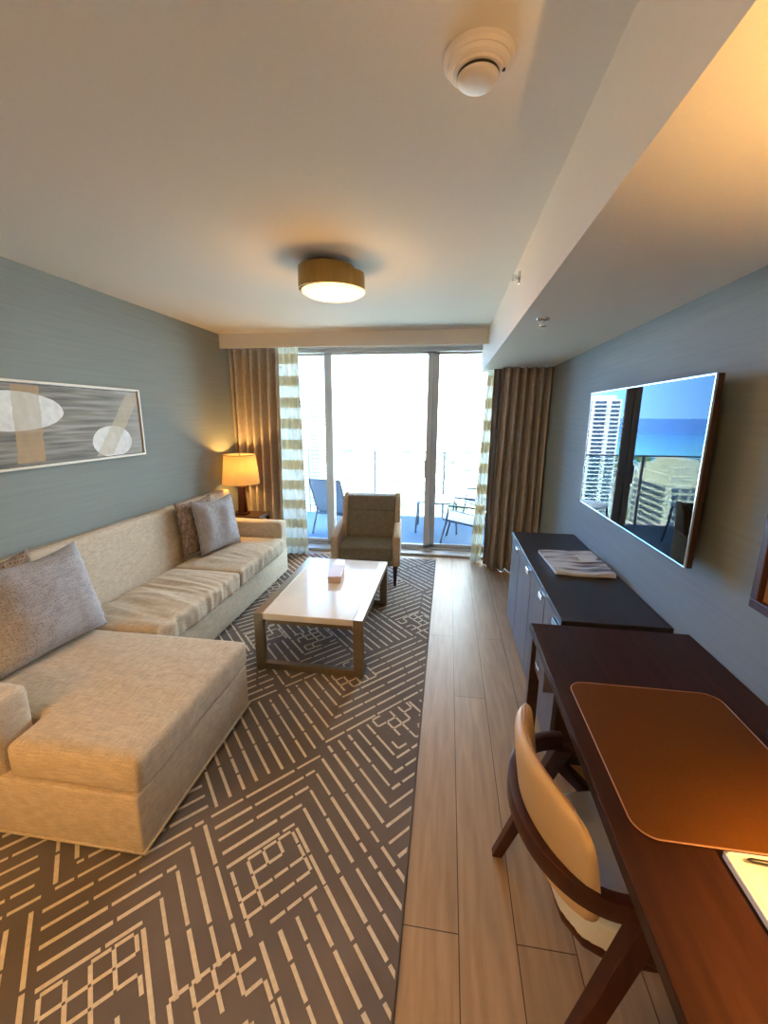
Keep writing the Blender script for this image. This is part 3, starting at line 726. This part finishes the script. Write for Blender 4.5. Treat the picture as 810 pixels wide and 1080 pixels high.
# ================================================================== DESK
DK = thing('writing_desk', 'long mahogany writing desk against the right wall in the foreground', 'desk', (.66, .9, 0))
dx, dy0, dy1, dz = .362, -.25, 1.686, .775
t = new_bm(); box(t, dx, XR-.003, dy0, dy1, dz-.034, dz, .003); obj('desk_top', t, M['desk_wood'], DK)
for y0 in (dy1-.045, dy0+.005):
    for x0 in (dx+.006, XR-.06):
        t = new_bm(); box(t, x0, x0+.042, y0, y0+.04, 0, dz-.034, .003); obj('leg', t, M['dark_wood'], DK)
t = new_bm(); box(t, dx+.05, XR-.065, dy1-.038, dy1-.013, .66, dz-.034, .002); obj('end_rail', t, M['dark_wood'], DK)
t = new_bm(); box(t, XR-.05, XR-.03, dy0+.05, dy1-.05, .34, dz-.034, .002); obj('modesty_panel', t, M['dark_wood'], DK)
t = new_bm(); box(t, dx+.022, XR-.07, 1.475, dy1-.05, .60, dz-.036, .003); dr = obj('drawer', t, M['sideboard_door'], DK)
t = new_bm(); box(t, dx+.010, dx+.024, 1.52, 1.58, .655, .665, .002); obj('drawer_pull', t, M['chrome'], dr)
# leather desk pad
def round_rect(x0, x1, y0, y1, r, n=8):
    P = []
    for cx, cy, a in ((x1-r, y1-r, 0), (x0+r, y1-r, PI/2), (x0+r, y0+r, PI), (x1-r, y0+r, 1.5*PI)):
        for k in range(n+1): P.append((cx+r*math.cos(a+PI/2*k/n), cy+r*math.sin(a+PI/2*k/n)))
    return P
DP = thing('desk_pad', 'brown leather desk pad with rounded corners on the mahogany desk', 'desk pad', (.62, 1.02, dz))
t = new_bm(); prism(t, round_rect(.408, .835, .763, 1.284, .045), dz+.0005, dz+.005, .0015, 2); obj('leather_face', t, M['pad_leather'], DP)
t = new_bm(); P = round_rect(.407, .836, .762, 1.285, .046); tube(t, [(p[0], p[1], dz+.004) for p in P+P[:1]], .0017, 6); obj('edge_binding', t, M['leather_edge'], DP)
# notepad holder with pen
NP = thing('notepad_tray', 'white notepad tray holding cream paper on the desk below the leather pad', 'notepad', (.66, .66, dz))
t = new_bm(); box(t, .553, .78, .54, .748, dz+.0005, dz+.006, .002)
for a in ((.553, .561, .54, .748), (.772, .78, .54, .748), (.553, .78, .740, .748), (.553, .78, .54, .548)): box(t, a[0], a[1], a[2], a[3], dz+.005, dz+.016, .002)
obj('tray', t, M['white'], NP)
t = new_bm(); box(t, .563, .77, .55, .722, dz+.0065, dz+.013, .001); obj('paper_pad', t, M['paper'], NP)
PN = thing('ballpoint_pen', 'slim black ballpoint pen lying on the notepad tray', 'pen', (.66, .727, dz+.013))
t = new_bm(); tube(t, [(.585, .733, dz+.0185), (.592, .7325, dz+.0185), (.68, .727, dz+.0185), (.716, .725, dz+.0185)], [.0012, .004, .0045, .004], 10); obj('barrel', t, M['black'], PN)
t = new_bm(); tube(t, [(.655, .7285, dz+.0235), (.71, .7255, dz+.0235)], .0013, 6); tube(t, [(.71, .7255, dz+.0235), (.716, .725, dz+.0185)], .0013, 6); obj('clip', t, M['chrome'], PN)
PB = thing('power_box', 'small black box at the wall edge of the desk beside the leather pad', 'box', (.905, 1.06, dz))
t = new_bm(); box(t, .862, .950, .97, 1.115, dz+.0005, dz+.028, .004); obj('case', t, M['black'], PB)
t = new_bm()
for k in range(3): box(t, .872, .884, 1.0+k*.035, 1.02+k*.035, dz+.0275, dz+.030, .001)
obj('sockets', t, M['alu_blue'], PB)

# desk lamp standing further along the desk
DLX, DLY = .79, .36
DL = thing('desk_lamp', 'lit desk lamp with cream shade at the near end of the desk', 'lamp', (DLX, DLY, dz))
t = new_bm(); lathe(t, [(0, dz+.0005), (.075, dz+.0005), (.075, dz+.018), (.02, dz+.03), (.014, dz+.06), (.014, dz+.42), (0, dz+.42)], (DLX, DLY, 0), 32); obj('lamp_base', t, M['chair_wood'], DL)
t = new_bm(); lathe(t, [(.150, 1.17), (.120, 1.40), (.117, 1.40), (.147, 1.17), (.150, 1.17)], (DLX, DLY, 0), 40); obj('lamp_shade', t, M['shade'], DL)
t = new_bm(); lathe(t, [(0, 1.195), (.012, 1.195), (.016, 1.22), (.03, 1.26), (.026, 1.295), (0, 1.31)], (DLX, DLY, 0), 20); obj('bulb', t, M['bulb'], DL)
add_light('desk_lamp_bulb', 'POINT', (DLX-.04, DLY, 1.30), DESK_W, WARM, shadow_soft_size=.03)

# floor lamp in the rear corner, behind the sofa
FX, FY = -1.78, -.45
FLP = thing('floor_lamp', 'lit floor lamp with cream shade standing behind the near end of the sofa', 'lamp', (FX, FY, ZR))
t = new_bm(); lathe(t, [(0, ZR+.001), (.14, ZR+.001), (.14, ZR+.018), (.02, ZR+.03), (.012, ZR+.05), (0, ZR+.05)], (FX, FY, 0), 40); obj('lamp_base', t, M['chair_wood'], FLP)
t = new_bm(); lathe(t, [(0, ZR+.05), (.011, ZR+.05), (.011, 1.34), (0, 1.34)], (FX, FY, 0), 16); obj('pole', t, M['brass'], FLP)
t = new_bm(); lathe(t, [(.22, 1.30), (.17, 1.56), (.167, 1.56), (.217, 1.30), (.22, 1.30)], (FX, FY, 0), 40); obj('lamp_shade', t, M['shade'], FLP)
t = new_bm(); lathe(t, [(0, 1.34), (.012, 1.34), (.03, 1.40), (.026, 1.435), (0, 1.45)], (FX, FY, 0), 20); obj('bulb', t, M['bulb'], FLP)
add_light('floor_lamp_bulb', 'POINT', (FX+.045, FY, 1.38), 44.0, (1, .46, .09), shadow_soft_size=.03)

# ================================================================== DESK CHAIR
DC = thing('desk_chair', 'cream leather desk chair with curved mahogany rail pushed up to the desk', 'chair', (.47, .98, 0))
CY = .965; CYAW = math.radians(7)
def cl(x, y, z):            # chair-local (x forward, y left) to world
    return Vector((.245+x*math.cos(CYAW)-y*math.sin(CYAW), CY+x*math.sin(CYAW)+y*math.cos(CYAW), z))
# upholstered back: curved shell with rounded corners
def back_x(uu, zc): return -.022+.075*uu**2+.045*(.805-zc)/.3
def back_bm():
    b = bmesh.new(); n, m2 = 30, 16; V = {}
    for s in (0, 1):
        for i in range(n+1):
            for j in range(m2+1):
                u, v = -1+2*i/n, -1+2*j/m2
                uu = u*math.sqrt(max(0, 1-.30*v*v*v*v)); vv = v*(1-.16*u**4)
                y = uu*.225; zc = .645+vv*.160
                e = max(0, (1-u**6)*(1-v**6))**.5
                x = back_x(uu, zc)+(.022*e if s else -.022*e)
                V[s, i, j] = b.verts.new(cl(x, y, zc)) if not (s and (i in (0, n) or j in (0, m2))) else V[0, i, j]
    for s in (0, 1):
        for i in range(n):
            for j in range(m2): b.faces.new([V[s, i, j], V[s, i+1, j], V[s, i+1, j+1], V[s, i, j+1]])
    bmesh.ops.recalc_face_normals(b, faces=b.faces[:])
    return b
bk = obj('back_pad', back_bm(), M['cream_leather'], DC, 4)
t = new_bm(); P = []
for k in range(31):
    u = -.88+1.76*k/30; uu = u*.87; P.append(cl(back_x(uu, .80)+.008, uu*.225, .645+.160*(1-.16*u**4)-.0035))
tube(t, P, .0022, 6); obj('seam', t, M['leather_edge'], bk)
# wrap-around wooden rail that ends in the short arms
t = new_bm(); P = []
for k in range(41):
    th = (-1+2*k/40)*PI*.5
    P.append(cl(.175-.205*math.cos(th)**.8, .238*math.sin(th), .610))
tube(t, P, .02, sq=(.028, .050)); obj('wooden_rail', t, M['chair_wood'], DC, .6)
# seat, rounded at the back
OUT = [(.062, -.09), (.062, .09), (.095, .15), (.16, .188), (.47, .225), (.50, .19), (.50, -.19), (.47, -.225), (.16, -.188), (.095, -.15)]
t = new_bm(); prism(t, [tuple(cl(x, y, 0)[:2]) for x, y in OUT], .392, .462)
def fs(c):
    q = c-cl(.27, 0, c.z); rr = q.x*q.x+q.y*q.y
    if c.z > .44: c.z += .016*max(0, 1-rr/.07)
    return c
obj('seat', soft(t, .009, 8, fs), M['seat_leather'], DC)
t = new_bm(); prism(t, [tuple(cl(.28+(x-.28)*.94, y*.94, 0)[:2]) for x, y in OUT], .352, .394, .006); obj('seat_rail', t, M['chair_wood'], DC, .6)
for s in (-1, 1):
    foot = Vector((.195, .66, 0)) if s < 0 else Vector((.24, 1.335, 0)); top = cl(.178, s*.236, .590)
    ff, ft = cl(.50, s*.235, .0), cl(.30, s*.205, .39)
    t = new_bm(); taper(t, foot, top, (.036, .034), (.052, .042)); obj('rear_leg', t, M['chair_wood'], DC)
    t = new_bm(); taper(t, ff, ft, (.032, .032), (.046, .042)); obj('front_leg', t, M['chair_wood'], DC)
    t = new_bm(); tube(t, [top.lerp(foot, .1), cl(.33, s*.205, .375)], .02, sq=(.034, .034)); obj('arm_support', t, M['chair_wood'], DC)
    t = new_bm(); tube(t, [foot.lerp(top, .42), ff.lerp(ft, .40)], .02, sq=(.024, .038)); obj('side_stretcher', t, M['chair_wood'], DC)

# ================================================================== PICTURE ON RIGHT WALL
PF = thing('framed_picture', 'dark wood framed picture on the right wall above the desk', 'picture', (XR, 1.17, 1.03))
t = new_bm(); a0, a1, z0, z1, w = .82, 1.378, 1.035, 1.62, .030
x0, x1 = XR-.030, XR-.001
box(t, x0, x1, a0, a1, z0, z0+w, .003); box(t, x0, x1, a0, a1, z1-w, z1, .003); box(t, x0, x1, a0, a0+w, z0+w, z1-w, .003); box(t, x0, x1, a1-w, a1, z0+w, z1-w, .003)
obj('picture_frame', t, M['frame_dark'], PF)
t = new_bm(); box(t, XR-.012, XR-.004, a0+w, a1-w, z0+w, z1-w); obj('print', t, mat('ochre_print', (.50, .30, .16), .5, c2=(.40, .25, .15), scale=5), PF)

# ================================================================== CEILING FIXTURES
def flush_light(x, y, name_label, energy):
    FL = thing('ceiling_light', name_label, 'ceiling light', (x, y, H))
    t = new_bm(); lathe(t, [(0, H-.001), (.075, H-.001), (.075, H-.03), (0, H-.03)], (x, y, 0), 32); obj('ceiling_plate', t, M['brass'], FL)
    t = new_bm(); lathe(t, [(.150, H-.03), (.152, H-.135), (.148, H-.135), (.146, H-.034), (.0, H-.034), (0, H-.03), (.150, H-.03)], (x, y, 0), 56); obj('brass_drum', t, M['brass'], FL, .7)
    t = new_bm(); lathe(t, [(.118, H-.045), (.120, H-.125), (.115, H-.125), (.112, H-.05), (0, H-.05), (0, H-.045), (.118, H-.045)], (x+.072, y+.05, 0), 56); obj('offset_drum', t, M['brass'], FL, .7)
    M.setdefault('diffuser', emis('lit_glass_diffuser', (1, .60, .20), 2.0, (.8, .7, .5)))
    t = new_bm(); lathe(t, [(0, H-.168), (.09, H-.165), (.14, H-.156), (.166, H-.142), (.168, H-.137), (.150, H-.136), (0, H-.134)], (x+.028, y+.02, 0), 56); obj('glass_diffuser', t, M['diffuser'], FL)
    add_light('ceiling_light_bulb', 'POINT', (x+.03, y+.02, H-.25), energy, WARM if y > 0 else (1, .68, .38), shadow_soft_size=.10)
    return FL
flush_light(-.665, 2.40, 'round brass flush ceiling light with glowing glass in the middle of the ceiling', FLUSH_W)
flush_light(-1.0, -1.1, 'round brass flush ceiling light in the rear part of the room', REAR_W)

SD = thing('smoke_detector', 'round white smoke detector on the ceiling at the top of the view', 'smoke detector', (.035, 1.17, H))
t = new_bm(); lathe(t, [(0, H-.001), (.078, H-.001), (.078, H-.012), (.072, H-.018), (.069, H-.018), (.066, H-.026), (.060, H-.030), (.057, H-.030), (.053, H-.034), (0, H-.034)], (.035, 1.17, 0), 56); obj('base', t, M['white'], SD, .5)
t = new_bm(); lathe(t, [(.046, H-.034), (.042, H-.041), (0, H-.041)], (.035, 1.17, 0), 48); obj('vent_ring', t, M['black'], SD, .6)
t = new_bm(); lathe(t, [(.046, H-.040), (.045, H-.046), (.039, H-.051), (.028, H-.054), (0, H-.055), (0, H-.040), (.046, H-.040)], (.035, 1.17, 0), 48); obj('sensor_cap', t, M['white'], SD, .6)
t = new_bm(); lathe(t, [(0, H-.0305), (.004, H-.0305), (.004, H-.034), (0, H-.034)], (.035+.055, 1.165, 0), 12); obj('indicator', t, M['black'], SD)
def sprinkler(label, loc, rot):
    SP = thing('fire_sprinkler', label, 'sprinkler', loc, 'fire sprinklers')
    Lc = Vector(loc)
    def part(nm, prof, m, n=24):
        t = new_bm(); lathe(t, prof, (0, 0, 0), n, axis=rot); bmesh.ops.translate(t, verts=t.verts[:], vec=Lc); return obj(nm, t, m, SP, .6)
    part('escutcheon', [(0, 0), (.032, 0), (.030, -.006), (.014, -.010), (0, -.010)], M['chrome'])
    part('nozzle', [(.009, -.009), (.009, -.020), (.004, -.022), (.004, -.034), (0, -.034)], M['chrome'])
    part('deflector', [(0, -.034), (.018, -.034), (.018, -.037), (0, -.038)], M['chrome'])
    t = new_bm()
    for s in (-1, 1): tube(t, [(s*.009, 0, -.018), (s*.013, 0, -.027), (s*.003, 0, -.035)], .0018, 6)
    if rot: bmesh.ops.rotate(t, verts=t.verts[:], cent=(0, 0, 0), matrix=rot)
    bmesh.ops.translate(t, verts=t.verts[:], vec=Lc); obj('yoke', t, M['chrome'], SP)
sprinkler('small chrome fire sprinkler sticking out of the side of the lowered ceiling', (XS, 2.47, 2.295), Matrix.Rotation(PI/2, 3, 'Y'))
sprinkler('small chrome fire sprinkler hanging under the lowered ceiling', (.436, 2.327, ZS), None)

# ================================================================== BALCONY
ZF = -.03
t = new_bm(); box(t, -4.5, 3.2, 5.12, 7.0, ZF-.25, ZF); o = struct('balcony_floor', t, M['balcony'])
t = new_bm(); box(t, -4.5, 3.2, 5.10, 7.0, 2.52, 2.75); struct('balcony_ceiling', t, M['conc'])
t = new_bm(); box(t, -4.5, XL, 5.0, 5.12, ZF, 2.52); box(t, XR, 3.2, 5.0, 5.12, ZF, 2.52); struct('facade', t, M['conc'])
RL = thing('balcony_railing', 'glass balcony railing with grey posts beyond the sliding door', 'railing', (-.6, 6.95, ZF))
t = new_bm(); box(t, -4.5, 3.2, 6.925, 6.975, 1.03, 1.052, .004); obj('top_rail', t, M['rail'], RL)
for k in range(-2, 3):
    x = -.045+1.13*k
    t = new_bm(); box(t, x-.02, x+.02, 6.935, 6.965, ZF, 1.03, .003); obj('post', t, M['rail'], RL)
for k in range(-2, 2):
    x = -.045+1.13*k
    t = new_bm(); box(t, x+.035, x+1.095, 6.946, 6.954, ZF+.06, 1.02); obj('glass_panel', t, M['glass_rail'], RL)
BT = thing('balcony_table', 'low outdoor table with pale top seen through the glass door', 'table', (-.12, 6.16, ZF))
t = new_bm(); lathe(t, [(0, .42), (.33, .42), (.34, .43), (.33, .44), (0, .44)], (-.12, 6.16, 0), 40); obj('table_top', t, M['conc'], BT)
for sx_, sy_ in ((-1, -1), (1, -1), (-1, 1), (1, 1)):
    t = new_bm(); tube(t, [(-.12+sx_*.29, 6.16+sy_*.24, ZF), (-.12+sx_*.27, 6.16+sy_*.22, .42)], .013, 8); obj('leg', t, M['alu_blue'], BT)
t = new_bm(); tube(t, [(-.12+.27*math.cos(a*PI/12), 6.16+.27*math.sin(a*PI/12), .405) for a in range(25)], .011, 8); obj('apron_ring', t, M['alu_blue'], BT)
def lounge_chair():
    r = thing('balcony_chair', '', 'chair', (0, 0, ZF), 'balcony chairs')
    def p(nm, bm, m, par=None): return obj(nm, bm, m, par or r, world=False)
    for s in (-1, 1):
        t = new_bm(); tube(t, [(.30, s*.29, 0), (.22, s*.29, .36), (.20, s*.29, .55), (-.28, s*.29, .53)], .015, 8); p('front_leg', t, M['alu_blue'])
        t = new_bm(); tube(t, [(-.36, s*.27, 0), (-.24, s*.27, .33), (-.22, s*.27, .36)], .015, 8); p('rear_leg', t, M['alu_blue'])
        t = new_bm(); tube(t, [(.26, s*.27, .37), (-.20, s*.27, .30), (-.28, s*.27, .50), (-.42, s*.27, .86)], .015, 8); p('side_frame', t, M['alu_blue'])
    for x, z in ((.26, .37), (-.42, .86), (-.20, .30)):
        t = new_bm(); tube(t, [(x, -.27, z), (x, .27, z)], .013, 8); p('cross_bar', t, M['alu_blue'])
    b = new_bm(); prof = [(.26, .378), (.05, .335), (-.17, .305), (-.22, .35), (-.29, .52), (-.42, .855)]
    V = [[b.verts.new((x, y, z+.004)) for y in (-.255, .255)] for x, z in prof]
    for a, c in zip(V, V[1:]): b.faces.new((a[0], a[1], c[1], c[0]))
    o = p('sling', b, M['sling']); sm = o.modifiers.new('thickness', 'SOLIDIFY'); sm.thickness = .006
    return r
c1 = lounge_chair(); c1.location = (-1.50, 5.86, ZF); c1.rotation_euler = (0, 0, 1.25); c1.scale = (.92, .92, .92)
c1['label'] = 'sling chair on the balcony behind the left post of the glass door'
c2 = copy_tree(c1); c2.location = (.28, 5.50, ZF); c2.rotation_euler = (0, 0, PI-.15); c2.scale = (1, 1, 1)
c2['label'] = 'sling chair on the balcony just outside the right glass pane'
c3 = copy_tree(c1); c3.location = (.62, 6.42, ZF); c3.rotation_euler = (0, 0, PI+.35); c3.scale = (1, 1, 1)
c3['label'] = 'sling chair on the balcony beyond the low table, near the railing'

# ================================================================== VIEW OUTSIDE
GZ = -90.0
def poly(pts, z):
    b = new_bm(); f = b.faces.new([b.verts.new((x, y, z)) for x, y in pts]); bmesh.ops.recalc_face_normals(b, faces=b.faces[:])
    if b.faces[:][0].normal.z < 0: bmesh.ops.reverse_faces(b, faces=b.faces[:])
    return b
M['land'] = mat('city_ground', (.60, .56, .50), .9, c2=(.36, .40, .27), scale=.018, detail=8, contrast=(.45, .66))
M['sand'] = mat('beach_sand', (.78, .70, .55), .9, c2=(.74, .66, .52), scale=.02)
def sea_mat():
    m = bpy.data.materials.new('sea_water'); m.use_nodes = True; T = m.node_tree; b = T.nodes['Principled BSDF']; b.inputs['Roughness'].default_value = .25; b.inputs['Specular IOR Level'].default_value = .25
    x = T.nodes.new('ShaderNodeTexCoord'); s = T.nodes.new('ShaderNodeSeparateXYZ'); T.links.new(x.outputs['Object'], s.inputs[0])
    n = T.nodes.new('ShaderNodeTexNoise'); n.inputs['Scale'].default_value = .0016; n.inputs['Detail'].default_value = 3; T.links.new(x.outputs['Object'], n.inputs['Vector'])
    a = T.nodes.new('ShaderNodeMath'); a.operation = 'MULTIPLY_ADD'; a.inputs[1].default_value = 400; T.links.new(n.outputs['Fac'], a.inputs[0]); T.links.new(s.outputs['Y'], a.inputs[2])
    mr = T.nodes.new('ShaderNodeMapRange'); mr.inputs[1].default_value = 1250; mr.inputs[2].default_value = 3600; T.links.new(a.outputs[0], mr.inputs[0])
    r = T.nodes.new('ShaderNodeValToRGB'); T.links.new(mr.outputs[0], r.inputs[0])
    r.color_ramp.elements[0].color = (.13, .52, .60, 1); r.color_ramp.elements[1].color = (.020, .115, .46, 1); r.color_ramp.elements[1].position = .95
    e = r.color_ramp.elements.new(.45); e.color = (.03, .26, .60, 1)          # reef shallows to deep water
    T.links.new(r.outputs[0], b.inputs['Base Color'])
    return m
t = poly([(-60000, -2000), (0, 7), (20000, 7), (20000, 60000), (-60000, 60000)], GZ-.6); o = struct('sea', t, sea_mat())
t = poly([(-420, 20), (400, 20), (30000, 20), (30000, 50000), (-13800, 50000), (-300, 1080), (-390, 960), (-520, 900), (-900, 820), (-1500, 300), (-1500, 20)], GZ); struct('land', t, M['land'])

M['tower_wall'] = mat('tower_white_concrete', (.78, .77, .74), .8, c2=(.74, .73, .70), scale=.3)
M['tower_glass'] = mat('tower_blue_glass', (.055, .085, .125), .2, c2=(.075, .11, .155), scale=.5)
TW = thing('apartment_tower', 'tall white apartment tower with banded windows at the left of the glass door', 'building', (-118, 360, GZ))
tz = 18.0
t = new_bm(); box(t, -126, -105.5, 352, 378, GZ, tz-3); box(t, -123, -110, 356, 374, tz-3, tz, .2); obj('wall', t, M['tower_wall'], TW)
nfl = 34; me0 = None
for k in range(nfl):
    z = tz-6.2-k*3.1
    if me0 is None:
        t = new_bm(); box(t, -124.6, -118.6, 351.6, 352.3, z, z+1.7); box(t, -115.0, -107.0, 351.6, 352.3, z, z+1.7); box(t, -105.8, -105.2, 354, 376, z, z+1.7)
        wn = obj('window_band', t, M['tower_glass'], TW); me0 = wn
        t = new_bm(); box(t, -117.5, -105.0, 350.2, 352, z-1.0, z-.4); bl = obj('balcony_slab', t, M['tower_wall'], TW)
    else:
        for q in (wn, bl):
            c = q.copy(); COL.objects.link(c); c.parent = TW; c.location.z = -k*3.1
CB = thing('hotel_block', 'broad cream stepped hotel block reflected in the television screen', 'building', (-110, 230, GZ))
M['cream'] = mat('cream_render', (.80, .72, .55), .8, c2=(.74, .66, .5), scale=.2)
t = new_bm()
for k, (w, zt) in enumerate(((0, -30), (1.5, -26), (4, -22), (7, -18.5))):
    box(t, -128+w, -104-w, 222+w, 262-w, GZ if k == 0 else zt-5, zt, .3)
obj('terraces', t, M['cream'], CB)
for k in range(16):
    t = new_bm(); z = -33.5-k*3.3
    for q in range(5): box(t, -126.5+q*4.3, -123.5+q*4.3, 221.7, 222.3, z, z+1.9)
    box(t, -104.4, -103.7, 224, 260, z, z+1.9); obj('window_band', t, M['tower_glass'], CB)
rb = random.Random(21)
PLACED = [(-116, 365, 26), (-112, 242, 34)]
def free(x, y, r):
    if any(math.hypot(x-a, y-b) < r+c for a, b, c in PLACED): return False
    PLACED.append((x, y, r)); return True
M['roofs'] = [mat('roof_tone', c, .8, c2=tuple(v*.92 for v in c), scale=.2) for c in ((.74, .70, .64), (.66, .50, .42), (.78, .76, .72))]
hues = ['white', 'terracotta roofed', 'pale']
sides = ['far left', 'left of centre', 'centre', 'right of centre', 'far right']
LB = 0
for i in range(26):
    sl = -.30+.44*(i % 13)/12+rb.uniform(-.012, .012); el = -.115 if i < 13 else -.165
    el += rb.uniform(-.02, .02); D = -(GZ-1.6)*-1/el if False else (-GZ+1.6-8)/(-el)
    x, y = sl*D, D
    if not free(x, y, 24): continue
    w, dp, hh = rb.uniform(9, 18), rb.uniform(9, 14), rb.uniform(6, 16)
    o = thing('low_building', 'low pale city building among trees far below beyond the balcony railing', 'building', (x, y, GZ), 'low city buildings')
    k = i % 3
    t = new_bm(); box(t, x-w, x+w, y-dp, y+dp, GZ, GZ+hh); box(t, x-w*.98, x+w*.98, y-dp*.98, y+dp*.98, GZ+hh, GZ+hh+.8); obj('wall', t, M['tower_wall'], o)
    t = new_bm()
    if k == 1:
        q = bmesh.new(); A = [q.verts.new((x+a*w*1.05, y+b*dp*1.05, GZ+hh+.8)) for a, b in ((-1, -1), (1, -1), (1, 1), (-1, 1))]; Bt = [q.verts.new((x-w*.6, y, GZ+hh+5)), q.verts.new((x+w*.6, y, GZ+hh+5))]
        q.faces.new((A[0], A[1], Bt[1], Bt[0])); q.faces.new((A[2], A[3], Bt[0], Bt[1])); q.faces.new((A[1], A[2], Bt[1])); q.faces.new((A[3], A[0], Bt[0])); bmesh.ops.recalc_face_normals(q, faces=q.faces[:]); merge(t, q)
    else: box(t, x-w*.9, x+w*.9, y-dp*.9, y+dp*.9, GZ+hh+.8, GZ+hh+1.1); box(t, x-w*.3, x+w*.2, y-dp*.4, y+dp*.3, GZ+hh+1.1, GZ+hh+3.6)
    obj('roof', t, M['roofs'][k], o)
    t = new_bm()
    for z in range(int(hh//3.2)): box(t, x-w*.92, x+w*.92, y-dp-.15, y-dp+.2, GZ+1.2+z*3.2, GZ+2.7+z*3.2)
    obj('windows', t, M['tower_glass'], o)
for x, y, w, dp, h in ((-150, 375, 9, 10, 42), (-182, 425, 14, 12, 30), (-240, 600, 20, 14, 26), (-205, 520, 12, 12, 22)):
    if not free(x, y, 18): continue
    o = thing('low_building', 'white hotel building by the shore, mirrored in the television screen', 'building', (x, y, GZ), 'shore hotels')
    t = new_bm(); box(t, x-w, x+w, y-dp, y+dp, GZ, GZ+h); box(t, x-w*.5, x+w*.3, y-dp*.5, y+dp*.5, GZ+h, GZ+h+3); obj('wall', t, M['tower_wall'], o)
    t = new_bm()
    for z in range(int(h//3.2)): box(t, x-w*.92, x+w*.92, y-dp-.2, y-dp+.2, GZ+1.2+z*3.2, GZ+2.7+z*3.2); box(t, x+w-.2, x+w+.2, y-dp*.9, y+dp*.9, GZ+1.2+z*3.2, GZ+2.7+z*3.2)
    obj('windows', t, M['tower_glass'], o)
M['leaf'] = mat('pale_tree_crown', (.10, .14, .06), .9, c2=(.17, .21, .11), scale=.6, detail=6)
M['bark'] = mat('tree_trunk', (.25, .2, .15), .9, c2=(.3, .25, .2), scale=2)
def tree_proto():
    r = thing('city_tree', 'round green city tree far below beyond the balcony railing', 'tree', (0, 0, GZ), 'city trees')
    b = new_bm(); bmesh.ops.create_icosphere(b, subdivisions=3, radius=7)
    for v in b.verts: v.co *= 1+.35*noise.noise(v.co*.28); v.co.z = v.co.z*.72+10
    for f in b.faces: f.smooth = True
    obj('crown', b, M['leaf'], r, world=False)
    b = new_bm(); tube(b, [(0, 0, 0), (0, 0, 7)], [.6, .4], 8); obj('trunk', b, M['bark'], r, world=False)
    return r
tp = tree_proto()
i = 0
for q in range(160):
    sl = rb.uniform(-.44, .16); D = rb.uniform(360, 1000); sc_ = rb.uniform(.7, 1.5)
    if not free(sl*D, D, 10.5*sc_*1.2) or i >= 60: continue
    c = tp if i == 0 else copy_tree(tp); i += 1
    c.location = (sl*D, D, GZ); c.scale = (sc_*1.2, sc_*1.2, sc_); c.rotation_euler = (0, 0, rb.uniform(0, 6))
